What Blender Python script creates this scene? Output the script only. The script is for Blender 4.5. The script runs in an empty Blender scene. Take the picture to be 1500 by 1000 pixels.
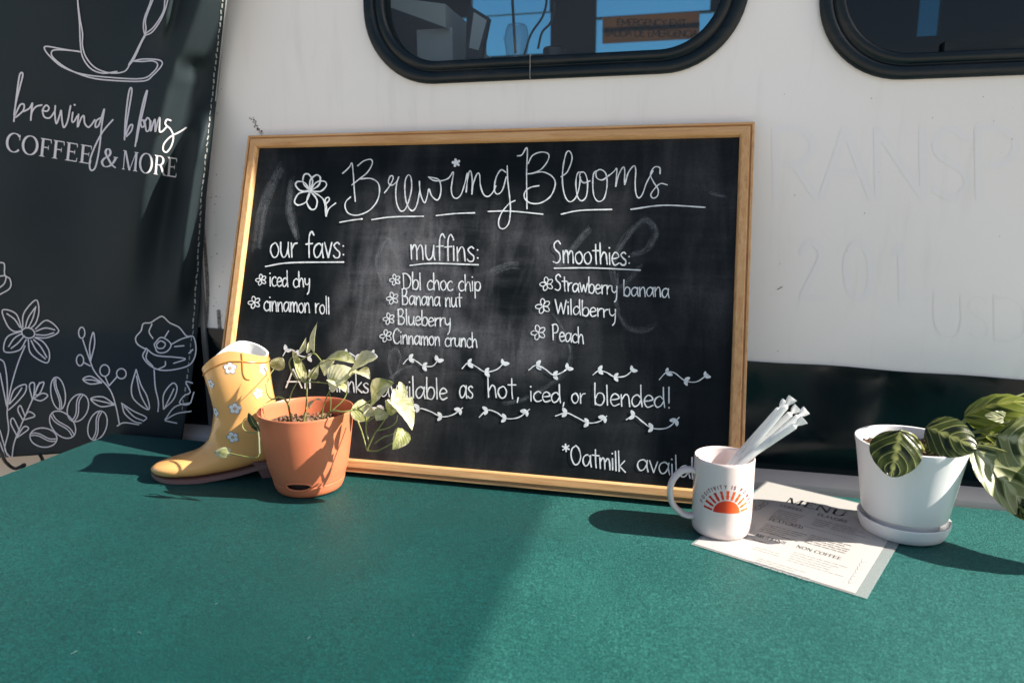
import bpy, bmesh, math, random
from mathutils import Vector, Matrix, noise
from mathutils.bvhtree import BVHTree
R = math.radians
scene = bpy.context.scene
col = scene.collection
random.seed(7)

# ------------------------------------------------------------------ camera, sky, sun, exposure
# table top is z = 0, X runs along the coach side, Y towards it; 1 unit = 1 m
CAM_H, FPX, PITCH, YAW = 0.444, 1040.0, R(10.46), R(13.7)
cam = bpy.data.cameras.new('camera'); cam_ob = bpy.data.objects.new('camera', cam); col.objects.link(cam_ob)
cam_ob.location = (0, 0, CAM_H); cam_ob.rotation_euler = (R(90) - PITCH, 0, YAW)
cam.sensor_width = 36; cam.lens = 36 * FPX / 1500; cam.clip_start = 0.02; cam.clip_end = 2000
cam.dof.use_dof = True; cam.dof.focus_distance = 1.15; cam.dof.aperture_fstop = 4.5
scene.camera = cam_ob
SUN_EL, SUN_BACK = R(37), R(1.6)
sun_dir = Vector((math.cos(SUN_EL) * math.cos(SUN_BACK), math.cos(SUN_EL) * math.sin(SUN_BACK), math.sin(SUN_EL)))
w = bpy.data.worlds.new('World'); scene.world = w; w.use_nodes = True
nt = w.node_tree; bg = nt.nodes['Background']
sky = nt.nodes.new('ShaderNodeTexSky'); sky.sky_type = 'NISHITA'; sky.sun_disc = False
sky.sun_elevation = SUN_EL; sky.sun_rotation = R(90) - SUN_BACK; sky.air_density = 1.0; sky.dust_density = 2.0
nt.links.new(sky.outputs[0], bg.inputs[0]); bg.inputs[1].default_value = 0.06
sl = bpy.data.lights.new('sun', 'SUN'); sl.energy = 5.0; sl.angle = R(0.5); sl.color = (1, .93, .82)
so = bpy.data.objects.new('sun', sl); col.objects.link(so); so.rotation_euler = sun_dir.to_track_quat('Z', 'Y').to_euler()
scene.view_settings.view_transform = 'Standard'; scene.view_settings.look = 'None'
scene.view_settings.exposure = 1.30; scene.view_settings.gamma = 1
scene.cycles.max_bounces = 8; scene.cycles.transparent_max_bounces = 12

# ------------------------------------------------------------------ survey of the photograph: a sight line through a pixel
CAM = Vector((0, 0, CAM_H))
_f = Vector((-math.sin(YAW) * math.cos(PITCH), math.cos(YAW) * math.cos(PITCH), -math.sin(PITCH)))
_r = Vector((math.cos(YAW), math.sin(YAW), 0)); _u = _r.cross(_f)
def ray(x, y): return _f + _r * ((x - 750) / FPX) + _u * ((500 - y) / FPX)
def hit(x, y, n, p):
    d = ray(x, y); n = Vector(n); return CAM + d * (n.dot(Vector(p) - CAM) / n.dot(d))
def atY(x, y, Y): return hit(x, y, (0, 1, 0), (0, Y, 0))
def onT(x, y, z=0.0): return hit(x, y, (0, 0, 1), (0, 0, z))

# ------------------------------------------------------------------ materials
def mat(name, rgb=(.5, .5, .5), rough=.5, spec=.5, metal=0.0, **kw):
    m = bpy.data.materials.new(name); m.use_nodes = True
    b = m.node_tree.nodes['Principled BSDF']
    b.inputs['Base Color'].default_value = (*rgb, 1); b.inputs['Roughness'].default_value = rough
    b.inputs['Specular IOR Level'].default_value = spec; b.inputs['Metallic'].default_value = metal
    for k, v in kw.items(): b.inputs[k.replace('_', ' ')].default_value = v
    return m
class NG:
    def __init__(s, m): s.m = m; s.t = m.node_tree; s.b = s.t.nodes['Principled BSDF']; s.out = s.t.nodes['Material Output']
    def n(s, typ, **kw):
        nd = s.t.nodes.new(typ)
        for k, v in kw.items():
            if hasattr(nd, k): setattr(nd, k, v)
            else: nd.inputs[k].default_value = v
        return nd
    def l(s, a, b): s.t.links.new(a, b)
    def coord(s, kind='Object', scale=(1, 1, 1), rot=(0, 0, 0), loc=(0, 0, 0)):
        tc = s.n('ShaderNodeTexCoord'); mp = s.n('ShaderNodeMapping')
        mp.inputs['Scale'].default_value = scale; mp.inputs['Rotation'].default_value = rot; mp.inputs['Location'].default_value = loc
        s.l(tc.outputs[kind], mp.inputs[0]); return mp.outputs[0]
    def noise(s, vec, scale, detail=4, rough=.55, dist=0.0):
        nd = s.n('ShaderNodeTexNoise'); nd.inputs['Scale'].default_value = scale; nd.inputs['Detail'].default_value = detail
        nd.inputs['Roughness'].default_value = rough; nd.inputs['Distortion'].default_value = dist
        s.l(vec, nd.inputs['Vector']); return nd.outputs['Fac']
    def ramp(s, fac, stops):
        nd = s.n('ShaderNodeValToRGB'); e = nd.color_ramp.elements
        while len(e) < len(stops): e.new(.5)
        for el, (p, c) in zip(e, stops):
            el.position = p; el.color = (*c, 1) if len(c) == 3 else c
        s.l(fac, nd.inputs[0]); return nd.outputs[0]
    def math(s, op, a, b=None, clamp=False):
        nd = s.n('ShaderNodeMath'); nd.operation = op; nd.use_clamp = clamp
        for i, v in enumerate((a, b)):
            if v is None: continue
            if isinstance(v, (int, float)): nd.inputs[i].default_value = v
            else: s.l(v, nd.inputs[i])
        return nd.outputs[0]
    def mix(s, fac, a, b):
        nd = s.n('ShaderNodeMix', data_type='RGBA')
        for i, v in ((0, fac), (6, a), (7, b)):
            if isinstance(v, (int, float)): nd.inputs[i].default_value = v
            elif isinstance(v, tuple): nd.inputs[i].default_value = (*v, 1)
            else: s.l(v, nd.inputs[i])
        return nd.outputs[2]
    def color(s, c): s.l(c, s.b.inputs['Base Color'])
    def bump(s, h, strength=.3, dist=.001):
        nd = s.n('ShaderNodeBump'); nd.inputs['Strength'].default_value = strength; nd.inputs['Distance'].default_value = dist
        s.l(h, nd.inputs['Height']); s.l(nd.outputs[0], s.b.inputs['Normal'])
    def translucent(s, colsock, fac):
        tr = s.n('ShaderNodeBsdfTranslucent'); mx = s.n('ShaderNodeMixShader'); mx.inputs[0].default_value = fac
        if isinstance(colsock, tuple): tr.inputs[0].default_value = (*colsock, 1)
        else: s.l(colsock, tr.inputs[0])
        s.l(s.b.outputs[0], mx.inputs[1]); s.l(tr.outputs[0], mx.inputs[2]); s.l(mx.outputs[0], s.out.inputs[0])
M = {}
def coach_paint(name, tint):
    g = NG(mat(name, rough=.3)); v = g.coord(); n1 = g.noise(v, 2.2, 5); n2 = g.noise(g.coord(scale=(9, 9, 1.2)), 3, 6, .65)
    g.color(g.mix(g.math('MULTIPLY', g.ramp(n2, [(.55, (0, 0, 0)), (.8, (1, 1, 1))]), .25), g.ramp(n1, [(.3, tuple(a * b for a, b in zip((.82, .80, .775), tint))), (.7, tuple(a * b for a, b in zip((.87, .855, .83), tint)))]), (.52, .48, .43)))
    g.bump(g.noise(v, 6, 2), .12, .004); return g.m
M['paint'] = coach_paint('white_coach_paint', (1, 1, 1)); M['ghost'] = coach_paint('ghost_lettering_paint', (.978, .985, 1.012)); M['ghost2'] = coach_paint('ghost_lettering_worn', (.975, .975, .975))
g = NG(mat('black_gloss_band', (.001, .008, .011), .12, .28)); M['band'] = g.m
g.bump(g.noise(g.coord(), 5, 3), .12, .006)
g.l(g.ramp(g.noise(g.coord(), 14, 6, .7), [(.35, (.08,) * 3), (.75, (.3,) * 3)]), g.b.inputs['Roughness'])
M['rail'] = mat('white_rail', (.70, .65, .61), .35)
g = NG(mat('beige_skirt', rough=.5)); M['skirt'] = g.m
g.color(g.ramp(g.noise(g.coord(), 5, 5), [(.3, (.62, .52, .42)), (.75, (.72, .63, .53))]))
g = NG(mat('black_rubber', (.006, .009, .012), .32, .3)); M['rubber'] = g.m
g.color(g.ramp(g.noise(g.coord(scale=(1, 1, 5)), 9, 6, .7), [(.5, (.004, .010, .014)), (.85, (.03, .031, .032))]))
M['dark_int'] = mat('dark_interior', (.004, .010, .014), .6)
M['grey_int'] = mat('grey_cabinet', (.60, .60, .60), .5)
M['black_plastic'] = mat('black_plastic', (.006, .008, .01), .35)
M['trim'] = mat('grey_trim', (.20, .20, .20), .45)
def glassy(name, tint, rough=.0, ior=1.45, milk=0):
    m = bpy.data.materials.new(name); m.use_nodes = True; t = m.node_tree; t.nodes.remove(t.nodes['Principled BSDF'])
    tr = t.nodes.new('ShaderNodeBsdfTransparent'); tr.inputs[0].default_value = (*tint, 1)
    gl = t.nodes.new('ShaderNodeBsdfGlossy'); gl.inputs['Roughness'].default_value = rough
    lw = t.nodes.new('ShaderNodeLayerWeight'); lw.inputs[0].default_value = .5      # thin sheet: same reflection from both faces
    pw = t.nodes.new('ShaderNodeMath'); pw.operation = 'POWER'; pw.inputs[1].default_value = 4.5; t.links.new(lw.outputs['Facing'], pw.inputs[0])
    ad = t.nodes.new('ShaderNodeMath'); ad.operation = 'MULTIPLY_ADD'; ad.inputs[1].default_value = .8; ad.inputs[2].default_value = .045 + (ior - 1.45) * .1; t.links.new(pw.outputs[0], ad.inputs[0])
    mx = t.nodes.new('ShaderNodeMixShader'); t.links.new(ad.outputs[0], mx.inputs[0])
    trs = tr.outputs[0]
    if milk:
        df = t.nodes.new('ShaderNodeBsdfDiffuse'); df.inputs[0].default_value = (.8, .8, .8, 1); m2 = t.nodes.new('ShaderNodeMixShader'); m2.inputs[0].default_value = milk
        t.links.new(tr.outputs[0], m2.inputs[1]); t.links.new(df.outputs[0], m2.inputs[2]); trs = m2.outputs[0]
    t.links.new(trs, mx.inputs[1]); t.links.new(gl.outputs[0], mx.inputs[2]); t.links.new(mx.outputs[0], t.nodes['Material Output'].inputs[0])
    return m
M['glass'] = glassy('window_glass', (.70, .80, .84), .015, 1.45, .02)
M['tint_glass'] = glassy('tinted_window_glass', (.05, .11, .14), .015)
M['far_glass'] = glassy('blue_tinted_glass', (.26, .66, .84), .02)
M['clear_plastic'] = glassy('clear_plastic', (.80, .84, .86), .08, 1.5, .08)
M['lamination'] = glassy('clear_lamination', (.90, .92, .92), .16, 1.5, .26)
g = NG(mat('teal_cloth', rough=.52, spec=.52, Specular_Tint=(.30, 1, .94, 1))); M['cloth'] = g.m
va = g.coord(); nA = g.noise(va, 520, 3, .7); nB = g.noise(g.coord(scale=(1, 7, 1)), 70, 4, .6); nC = g.noise(g.coord(), 5, 4); nD = g.noise(g.coord(scale=(1, .12, 1)), 900, 2)
f = g.math('ADD', g.math('MULTIPLY', nA, .55), g.math('ADD', g.math('MULTIPLY', nB, .20), g.math('ADD', g.math('MULTIPLY', nC, .12), g.math('MULTIPLY', nD, .13))))
# half right of the fold painted brighter, as if catching more light
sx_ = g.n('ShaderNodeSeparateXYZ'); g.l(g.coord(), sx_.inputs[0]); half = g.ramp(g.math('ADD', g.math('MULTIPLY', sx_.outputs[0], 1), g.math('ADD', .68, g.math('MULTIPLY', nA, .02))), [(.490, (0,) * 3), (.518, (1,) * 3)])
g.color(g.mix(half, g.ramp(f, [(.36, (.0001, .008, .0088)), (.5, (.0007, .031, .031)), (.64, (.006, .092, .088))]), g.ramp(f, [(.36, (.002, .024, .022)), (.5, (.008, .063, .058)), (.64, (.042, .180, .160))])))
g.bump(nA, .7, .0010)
g.b.inputs['Sheen Weight'].default_value = .08; g.b.inputs['Sheen Roughness'].default_value = .4; g.b.inputs['Sheen Tint'].default_value = (.55, .9, .82, 1)
g = NG(mat('chalkboard_black', rough=.6, spec=.10)); M['board'] = g.m
u = g.coord(); s1 = g.noise(g.coord(scale=(7, 1, 1.6), rot=(0, R(12), 0)), 3.2, 7, .62, .5)
s2 = g.noise(g.coord(scale=(1.1, 1, 9), rot=(0, R(-6), 0)), 5, 6, .65); s3 = g.noise(u, 3.4, 3, .5, .8); s4 = g.noise(u, 260, 2)
d = g.math('MULTIPLY', g.ramp(s3, [(.34, (.12,) * 3), (.68, (1,) * 3)]), g.math('ADD', g.math('MULTIPLY', g.ramp(s1, [(.42, (0, 0, 0)), (.8, (1, 1, 1))]), .75), g.math('MULTIPLY', g.ramp(s2, [(.45, (0, 0, 0)), (.85, (1, 1, 1))]), .35)))
tcd = g.coord(scale=(2.1, 1, 3.0), loc=(.38 * 2.1, 0, -.32 * 3.0)); ln = g.n('ShaderNodeVectorMath', operation='LENGTH'); sy = g.n('ShaderNodeVectorMath', operation='MULTIPLY'); sy.inputs[1].default_value = (1, 0, 1)
g.l(tcd, sy.inputs[0]); g.l(sy.outputs[0], ln.inputs[0]); wobl = g.math('ADD', ln.outputs['Value'], g.math('MULTIPLY', g.noise(u, 4, 5, .6), .9))
mid = g.ramp(wobl, [(.52, (1,) * 3), (1.15, (.12,) * 3)])       # chalk dust thinned away from the middle, imitating the sunlit haze there
d = g.math('ADD', d, g.math('MULTIPLY', g.ramp(s3, [(.40, (0,) * 3), (.72, (1,) * 3)]), .30)); d = g.math('MULTIPLY', d, mid)
d = g.math('MULTIPLY', d, g.math('ADD', .55, g.math('MULTIPLY', s4, .9)))
g.color(g.mix(g.math('MULTIPLY', d, 1.6, True), (.0028, .0058, .0075), (.26, .26, .28)))
g.bump(s4, .1, .0004)
g = NG(mat('white_chalk_marker', rough=.85, spec=.1)); M['chalk'] = g.m; g.color(g.ramp(g.noise(g.coord(), 130, 5, .7), [(.28, (.40, .43, .45)), (.55, (.72, .755, .775))]))
def smear(name, rgb, lo, hi, scale):
    m = mat(name, rgb, .9, .1); q = NG(m); tr = q.n('ShaderNodeBsdfTransparent'); mx = q.n('ShaderNodeMixShader')
    q.l(q.ramp(q.noise(q.coord(), scale, 5, .7), [(.25, (lo,) * 3), (.8, (hi,) * 3)]), mx.inputs[0])
    q.l(tr.outputs[0], mx.inputs[1]); q.l(q.b.outputs[0], mx.inputs[2]); q.l(mx.outputs[0], q.out.inputs[0]); return m
M['smear'] = smear('erased_chalk', (.34, .37, .40), .0, .11, 90)
M['grime'] = smear('rust_grime', (.10, .055, .03), .15, 1.0, 240)
def wood(name, axis):
    q = NG(mat(name, rough=.42, spec=.4)); sc = {'x': (1.2, 22, 22), 'z': (22, 22, 1.2)}[axis]
    a = q.noise(q.coord(scale=sc), 9, 7, .65, .4); b = q.noise(q.coord(scale=tuple(4 * c for c in sc)), 18, 3); c = q.noise(q.coord(), 7, 3)
    f = q.math('ADD', q.math('MULTIPLY', a, .6), q.math('ADD', q.math('MULTIPLY', b, .2), q.math('MULTIPLY', c, .2)))
    q.color(q.ramp(f, [(.3, (.30, .14, .05)), (.47, (.56, .31, .13)), (.7, (.70, .46, .24))])); q.bump(a, .25, .0006); return q.m
M['wood_x'] = wood('oak_long_rail', 'x'); M['wood_z'] = wood('oak_short_rail', 'z')
g = NG(mat('black_banner_vinyl', rough=.6, spec=.1)); M['banner'] = g.m
nw = g.noise(g.coord(), 420, 2); nl = g.noise(g.coord(), 3, 3)
g.color(g.ramp(nl, [(.3, (.015, .024, .029)), (.7, (.023, .032, .036))])); g.bump(nw, .12, .0006); M['print'] = mat('pale_banner_print', (.62, .61, .66), .6); M['hem'] = mat('banner_hem_thread', (.26, .27, .27), .7)
M['yellow'] = mat('yellow_boot_rubber', (.78, .415, .145), .15, .5, Coat_Weight=.25, Coat_Roughness=.08, Subsurface_Weight=.0)
M['yellow_trim'] = mat('ochre_boot_piping', (.50, .21, .035), .3); M['sole'] = mat('mauve_boot_sole', (.20, .11, .105), .5)
M['lining'] = mat('white_boot_lining', (.80, .79, .77), .7); M['petal'] = mat('white_flower_print', (.80, .82, .86), .4)
M['petal_line'] = mat('grey_flower_outline', (.30, .29, .30), .5); M['floret'] = mat('tan_flower_centre', (.55, .40, .25), .5)
g = NG(mat('terracotta_plastic', (.55, .155, .065), .38, .4)); M['terra'] = g.m
g.color(g.ramp(g.noise(g.coord(), 11, 4), [(.3, (.55, .155, .072)), (.75, (.62, .20, .10))])); g.bump(g.noise(g.coord(), 60, 3), .04, .001)
M['hole'] = mat('dark_reservoir', (.02, .008, .005), .7)
g = NG(mat('white_ceramic', (.74, .74, .75), .4)); M['ceramic'] = g.m; g.bump(g.noise(g.coord(), 40, 3), .03, .001)
M['mug'] = mat('white_glazed_mug', (.76, .645, .62), .12, .5, Coat_Weight=.3, Coat_Roughness=.05)
M['mug_in'] = M['mug']
g = NG(mat('red_sun_print', rough=.3)); M['sunprint'] = g.m
g.color(g.ramp(g.math('ADD', g.math('MULTIPLY', g.n('ShaderNodeSeparateXYZ').outputs[0], 1), .5), [(0, (.5, .05, .03)), (1, (.7, .12, .03))]))
sx = [n_ for n_ in g.t.nodes if n_.type == 'SEPXYZ'][0]; tcn = g.n('ShaderNodeTexCoord'); g.l(tcn.outputs['Object'], sx.inputs[0])
mm = [n_ for n_ in g.t.nodes if n_.type == 'MATH' and n_.operation == 'MULTIPLY'][0]; mm.inputs[1].default_value = 11
rp = [n_ for n_ in g.t.nodes if n_.type == 'VALTORGB'][0]
for e_, c_, p_ in zip(rp.color_ramp.elements, ((.60, .020, .012), (.98, .17, .025)), (.35, .75)): e_.color = (*c_, 1); e_.position = p_
M['maroon'] = mat('maroon_lettering', (.25, .03, .04), .35)
g = NG(mat('straw_paper', rough=.6)); M['strawp'] = g.m; g.color(g.ramp(g.noise(g.coord(), 90, 3), [(.3, (.80, .82, .82)), (.7, (.90, .90, .90))])); g.translucent((.9, .92, .92), .45)
g = NG(mat('menu_paper', rough=.35, spec=.3, Coat_Weight=.5, Coat_Roughness=.1)); M['paper'] = g.m; g.b.inputs['Base Color'].default_value = (.46, .445, .425, 1); g.bump(g.noise(g.coord(), 14, 2), .15, .004)
M['ink'] = mat('black_ink', (.02, .02, .022), .35); M['ink2'] = mat('brown_ink', (.10, .07, .06), .4); M['pencil'] = mat('grey_pencil', (.42, .42, .43), .5); M['pen'] = mat('felt_pen', (.07, .06, .07), .5)
g = NG(mat('potting_soil', rough=.95, spec=.1)); M['soil'] = g.m; g.color(g.ramp(g.noise(g.coord(), 160, 4), [(.35, (.010, .007, .005)), (.7, (.06, .04, .028))])); g.bump(g.noise(g.coord(), 120, 4), 1, .004)
g = NG(mat('bark_chips', rough=.9, spec=.15)); M['bark'] = g.m; g.color(g.ramp(g.noise(g.coord(), 130, 3), [(.35, (.06, .032, .02)), (.7, (.26, .17, .11))]))
g = NG(mat('concrete_ground', rough=.9)); M['ground'] = g.m; g.color(g.ramp(g.noise(g.coord(), .8, 8, .7), [(.3, (.37, .335, .30)), (.7, (.48, .44, .395))])); g.bump(g.noise(g.coord(), 30, 6), .5, .01)
def pothos(name, ca, cb, cc, thr):
    q = NG(mat(name, rough=.34, spec=.4)); uv = q.n('ShaderNodeTexCoord').outputs['UV']; sp = q.n('ShaderNodeSeparateXYZ'); q.l(uv, sp.inputs[0])
    ob = q.coord(); nz = q.noise(ob, 46, 4, .6, .6); n2 = q.noise(ob, 150, 3)
    au = q.math('ABSOLUTE', sp.outputs[0])
    c = q.mix(q.ramp(nz, [(thr - .06, (0, 0, 0)), (thr + .06, (1, 1, 1))]), q.mix(n2, ca, cb), cc)
    rib = q.ramp(au, [(0, (1, 1, 1)), (.07, (0, 0, 0))]); c = q.mix(q.math('MULTIPLY', rib, .55), c, (.58, .57, .36))
    vein = q.math('SINE', q.math('MULTIPLY', q.math('SUBTRACT', sp.outputs[1], q.math('MULTIPLY', au, .45)), 40))
    q.color(c); q.bump(q.math('ADD', q.math('MULTIPLY', vein, .5), n2), .25, .0012); q.translucent(c, .32); return q.m
M['pothos_pale'] = pothos('pale_variegated_leaf', (.42, .44, .18), (.52, .53, .28), (.70, .68, .46), .43)
M['pothos_green'] = pothos('green_variegated_leaf', (.24, .27, .085), (.36, .38, .16), (.62, .60, .38), .50)
M['pothos_shaded'] = pothos('shaded_green_leaf', (.015, .025, .012), (.03, .045, .02), (.06, .08, .04), .7)  # darkened copy for the back-lit leaf, its shade put into the colour
M['stem'] = mat('pale_green_stem', (.24, .26, .085), .4, .4); M['stem_brown'] = mat('brown_node', (.12, .07, .03), .7)
def prayer(name, dark, mid, vein, back=.35):
    q = NG(mat(name, rough=.33, spec=.4)); uv = q.n('ShaderNodeTexCoord').outputs['UV']; sp = q.n('ShaderNodeSeparateXYZ'); q.l(uv, sp.inputs[0])
    au = q.math('ABSOLUTE', sp.outputs[0]); ob = q.coord(); nz = q.noise(ob, 60, 3)
    ph = q.math('SUBTRACT', sp.outputs[1], q.math('MULTIPLY', q.math('POWER', au, 1.35), .42))
    ph = q.math('ADD', ph, q.math('MULTIPLY', nz, .02))
    sn = q.math('SINE', q.math('MULTIPLY', ph, 30))
    line = q.ramp(sn, [(.93, (0, 0, 0)), (.99, (1, 1, 1))])
    sn2 = q.math('SINE', q.math('ADD', q.math('MULTIPLY', ph, 15), 2.6))
    blot = q.math('MULTIPLY', q.ramp(sn2, [(.3, (0, 0, 0)), (.6, (1, 1, 1))]), q.ramp(q.math('ABSOLUTE', q.math('SUBTRACT', au, .38)), [(.16, (1, 1, 1)), (.30, (0, 0, 0))]))
    c = q.mix(blot, mid, dark); rib = q.ramp(q.math('ADD', au, q.math('MULTIPLY', sn, .05)), [(.05, (1, 1, 1)), (.14, (0, 0, 0))])
    c = q.mix(q.math('MULTIPLY', rib, .7), c, vein); c = q.mix(q.math('MULTIPLY', line, .75), c, vein)
    q.color(c); q.bump(q.math('ADD', q.math('MULTIPLY', sn, .6), nz), .3, .0015); q.translucent(c, back); return q.m
M['prayer_dark'] = prayer('dark_veined_leaf', (.007, .014, .004), (.040, .056, .010), (.36, .38, .13))
M['prayer_lime'] = prayer('lime_veined_leaf', (.05, .075, .010), (.20, .24, .03), (.48, .48, .14), .5)
M['prayer_pale'] = prayer('silver_veined_leaf', (.045, .065, .020), (.24, .27, .12), (.58, .57, .38), .3)
M['sign_brown'] = mat('brown_sign', (.46, .22, .13), .5); M['sign_text'] = mat('dark_sign_text', (.02, .008, .006), .5)
g = NG(M['sign_brown']); g.translucent((.95, .40, .20), .72)

# ------------------------------------------------------------------ mesh helpers
class MB:
    def __init__(s): s.v = []; s.f = []; s.uv = {}
    def add(s, vs, fs, uvs=None):
        o = len(s.v); s.v += [tuple(p) for p in vs]; s.f += [tuple(i + o for i in q) for q in fs]
        if uvs:
            for i, q in enumerate(uvs): s.uv[o + i] = q
    def box(s, a, b):
        (x0, y0, z0), (x1, y1, z1) = a, b
        s.add([(x0, y0, z0), (x1, y0, z0), (x1, y1, z0), (x0, y1, z0), (x0, y0, z1), (x1, y0, z1), (x1, y1, z1), (x0, y1, z1)],
              [(0, 3, 2, 1), (4, 5, 6, 7), (0, 1, 5, 4), (1, 2, 6, 5), (2, 3, 7, 6), (3, 0, 4, 7)])
    def grid(s, rows, closed=False, uvs=None):
        n = len(rows[0]); vs = [p for r_ in rows for p in r_]; fs = []
        for i in range(len(rows) - 1):
            for j in range(n if closed else n - 1):
                k = (j + 1) % n; fs.append((i * n + j, i * n + k, (i + 1) * n + k, (i + 1) * n + j))
        s.add(vs, fs, uvs)
    def cap(s, ring, flip=False):
        q = list(range(len(ring))); s.add(ring, [tuple(reversed(q)) if flip else tuple(q)])
    def tube(s, pts, r, n=8, caps=True):
        pts = [Vector(p) for p in pts]; rr = r if isinstance(r, (list, tuple)) else [r] * len(pts); rings = []; prev = None
        for i, p in enumerate(pts):
            t = (pts[min(i + 1, len(pts) - 1)] - pts[max(i - 1, 0)]).normalized()
            a = (prev - t * prev.dot(t)) if prev else (Vector((0, 0, 1)) if abs(t.z) < .9 else Vector((1, 0, 0)))
            a = (a - t * a.dot(t)).normalized(); prev = a; b = t.cross(a)
            rings.append([p + a * (rr[i] * math.cos(2 * math.pi * k / n)) + b * (rr[i] * math.sin(2 * math.pi * k / n)) for k in range(n)])
        s.grid(rings, True)
        if caps: s.cap(rings[0], True); s.cap(rings[-1])
    def lathe(s, prof, c, n=64, capb=True, capt=False):
        rings = [[(c[0] + r * math.cos(2 * math.pi * k / n), c[1] + r * math.sin(2 * math.pi * k / n), c[2] + z) for k in range(n)] for r, z in prof]
        s.grid(rings, True)
        if capb: s.cap(rings[0], True)
        if capt: s.cap(rings[-1])
    def build(s, name, m, parent=None, smooth=True, angle=35, loc=None):
        me = bpy.data.meshes.new(name); me.from_pydata(s.v, [], s.f); me.materials.append(m)
        bm = bmesh.new(); bm.from_mesh(me); bmesh.ops.recalc_face_normals(bm, faces=bm.faces) if not s.uv and m.name not in FLAT else None
        bm.to_mesh(me); bm.free()
        if s.uv:
            lay = me.uv_layers.new(name='UVMap')
            for lp in me.loops: lay.data[lp.index].uv = s.uv.get(lp.vertex_index, (0, 0))
        o = bpy.data.objects.new(name, me); col.objects.link(o)
        if smooth:
            me.shade_smooth()
            if angle: me.set_sharp_from_angle(angle=R(angle))
        if parent: o.parent = parent; o.matrix_parent_inverse = Matrix.Translation(parent.location).inverted()
        return o
FLAT = set()
def tag(o, label=None, cat=None, group=None, kind=None):
    for k, val in (('label', label), ('category', cat), ('group', group), ('kind', kind)):
        if val: o[k] = val
    return o
def empty(name, loc, label, cat, group=None):
    o = bpy.data.objects.new(name, None); col.objects.link(o); o.location = loc; o.empty_display_size = .05
    return tag(o, label, cat, group)
def catmull(p, k=6, closed=False):
    p = [Vector(q) for q in p]; n = len(p)
    if n < 3: return p
    out = []
    rng = n if closed else n - 1
    for i in range(rng):
        a = p[(i - 1) % n] if closed or i > 0 else p[0] * 2 - p[1]
        b, c = p[i], p[(i + 1) % n]
        d = p[(i + 2) % n] if closed or i + 2 < n else p[-1] * 2 - p[-2]
        for j in range(k):
            t = j / k; out.append(.5 * ((2 * b) + (c - a) * t + (2 * a - 5 * b + 4 * c - d) * t * t + (3 * b - a - 3 * c + d) * t ** 3))
    out.append(p[0].copy() if closed else p[-1]); return out
class Ink:
    """flat strokes on a surface: fn(x, y, lift) -> point"""
    cnt = 0
    def __init__(s, fn, lift=.0006, step=2.5e-6, mod=300, vary=0): s.vary = vary; s.mb = MB(); s.fn = fn; s.lift = lift; s.step = step; s.mod = mod
    def up(s): Ink.cnt += 1; return s.lift + (Ink.cnt % s.mod) * s.step
    def line(s, pts, wd, smooth=True, closed=False, k=6, taper=False):
        p = catmull([Vector((a, b)) for a, b in pts], k, closed) if smooth else [Vector((a, b)) for a, b in pts]
        q = [p[0]]
        for a in p[1:]:
            if (a - q[-1]).length > 1e-4 * wd: q.append(a)
        p = q
        if len(p) < 2: return
        if not closed:
            p = [p[0] - (p[1] - p[0]).normalized() * wd * .3] + p + [p[-1] + (p[-1] - p[-2]).normalized() * wd * .3]
        rows = []; n = len(p)
        for i, a in enumerate(p):
            t = p[min(i + 1, n - 1)] - p[max(i - 1, 0)]
            if t.length < 1e-9: t = Vector((1, 0))
            t.normalize(); nn = Vector((-t.y, t.x))
            ww = wd if not callable(wd) else wd(i / (n - 1), t)
            if not closed and i in (0, n - 1): ww *= .45
            ww *= 1 + (-.08 + .45 * noise.noise((a.x * s.vary, a.y * s.vary, 7)) if s.vary else 0)
            if taper: ww *= .35 + .65 * math.sin(math.pi * min(1, max(0, i / (n - 1)))) ** .5
            u_ = s.up(); rows.append([s.fn(a.x + nn.x * ww / 2, a.y + nn.y * ww / 2, u_), s.fn(a.x - nn.x * ww / 2, a.y - nn.y * ww / 2, u_)])
        s.mb.grid(rows)
    def poly(s, pts): u_ = s.up(); s.mb.add([s.fn(a, b, u_) for a, b in pts], [tuple(range(len(pts)))])
    def dot(s, x, y, r): s.poly([(x + r * math.cos(t * .7854), y + r * math.sin(t * .7854)) for t in range(8)])
    def ell(s, x, y, rx, ry, rot, wd, k=10):
        c, sn = math.cos(R(rot)), math.sin(R(rot)); P = []
        for i in range(k):
            a = 2 * math.pi * i / k; px, py = rx * math.cos(a), ry * math.sin(a); P.append((x + px * c - py * sn, y + px * sn + py * c))
        s.line(P, wd, closed=True, k=4)
    def build(s, name, m, parent): return s.mb.build(name, m, parent, smooth=False)

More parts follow.
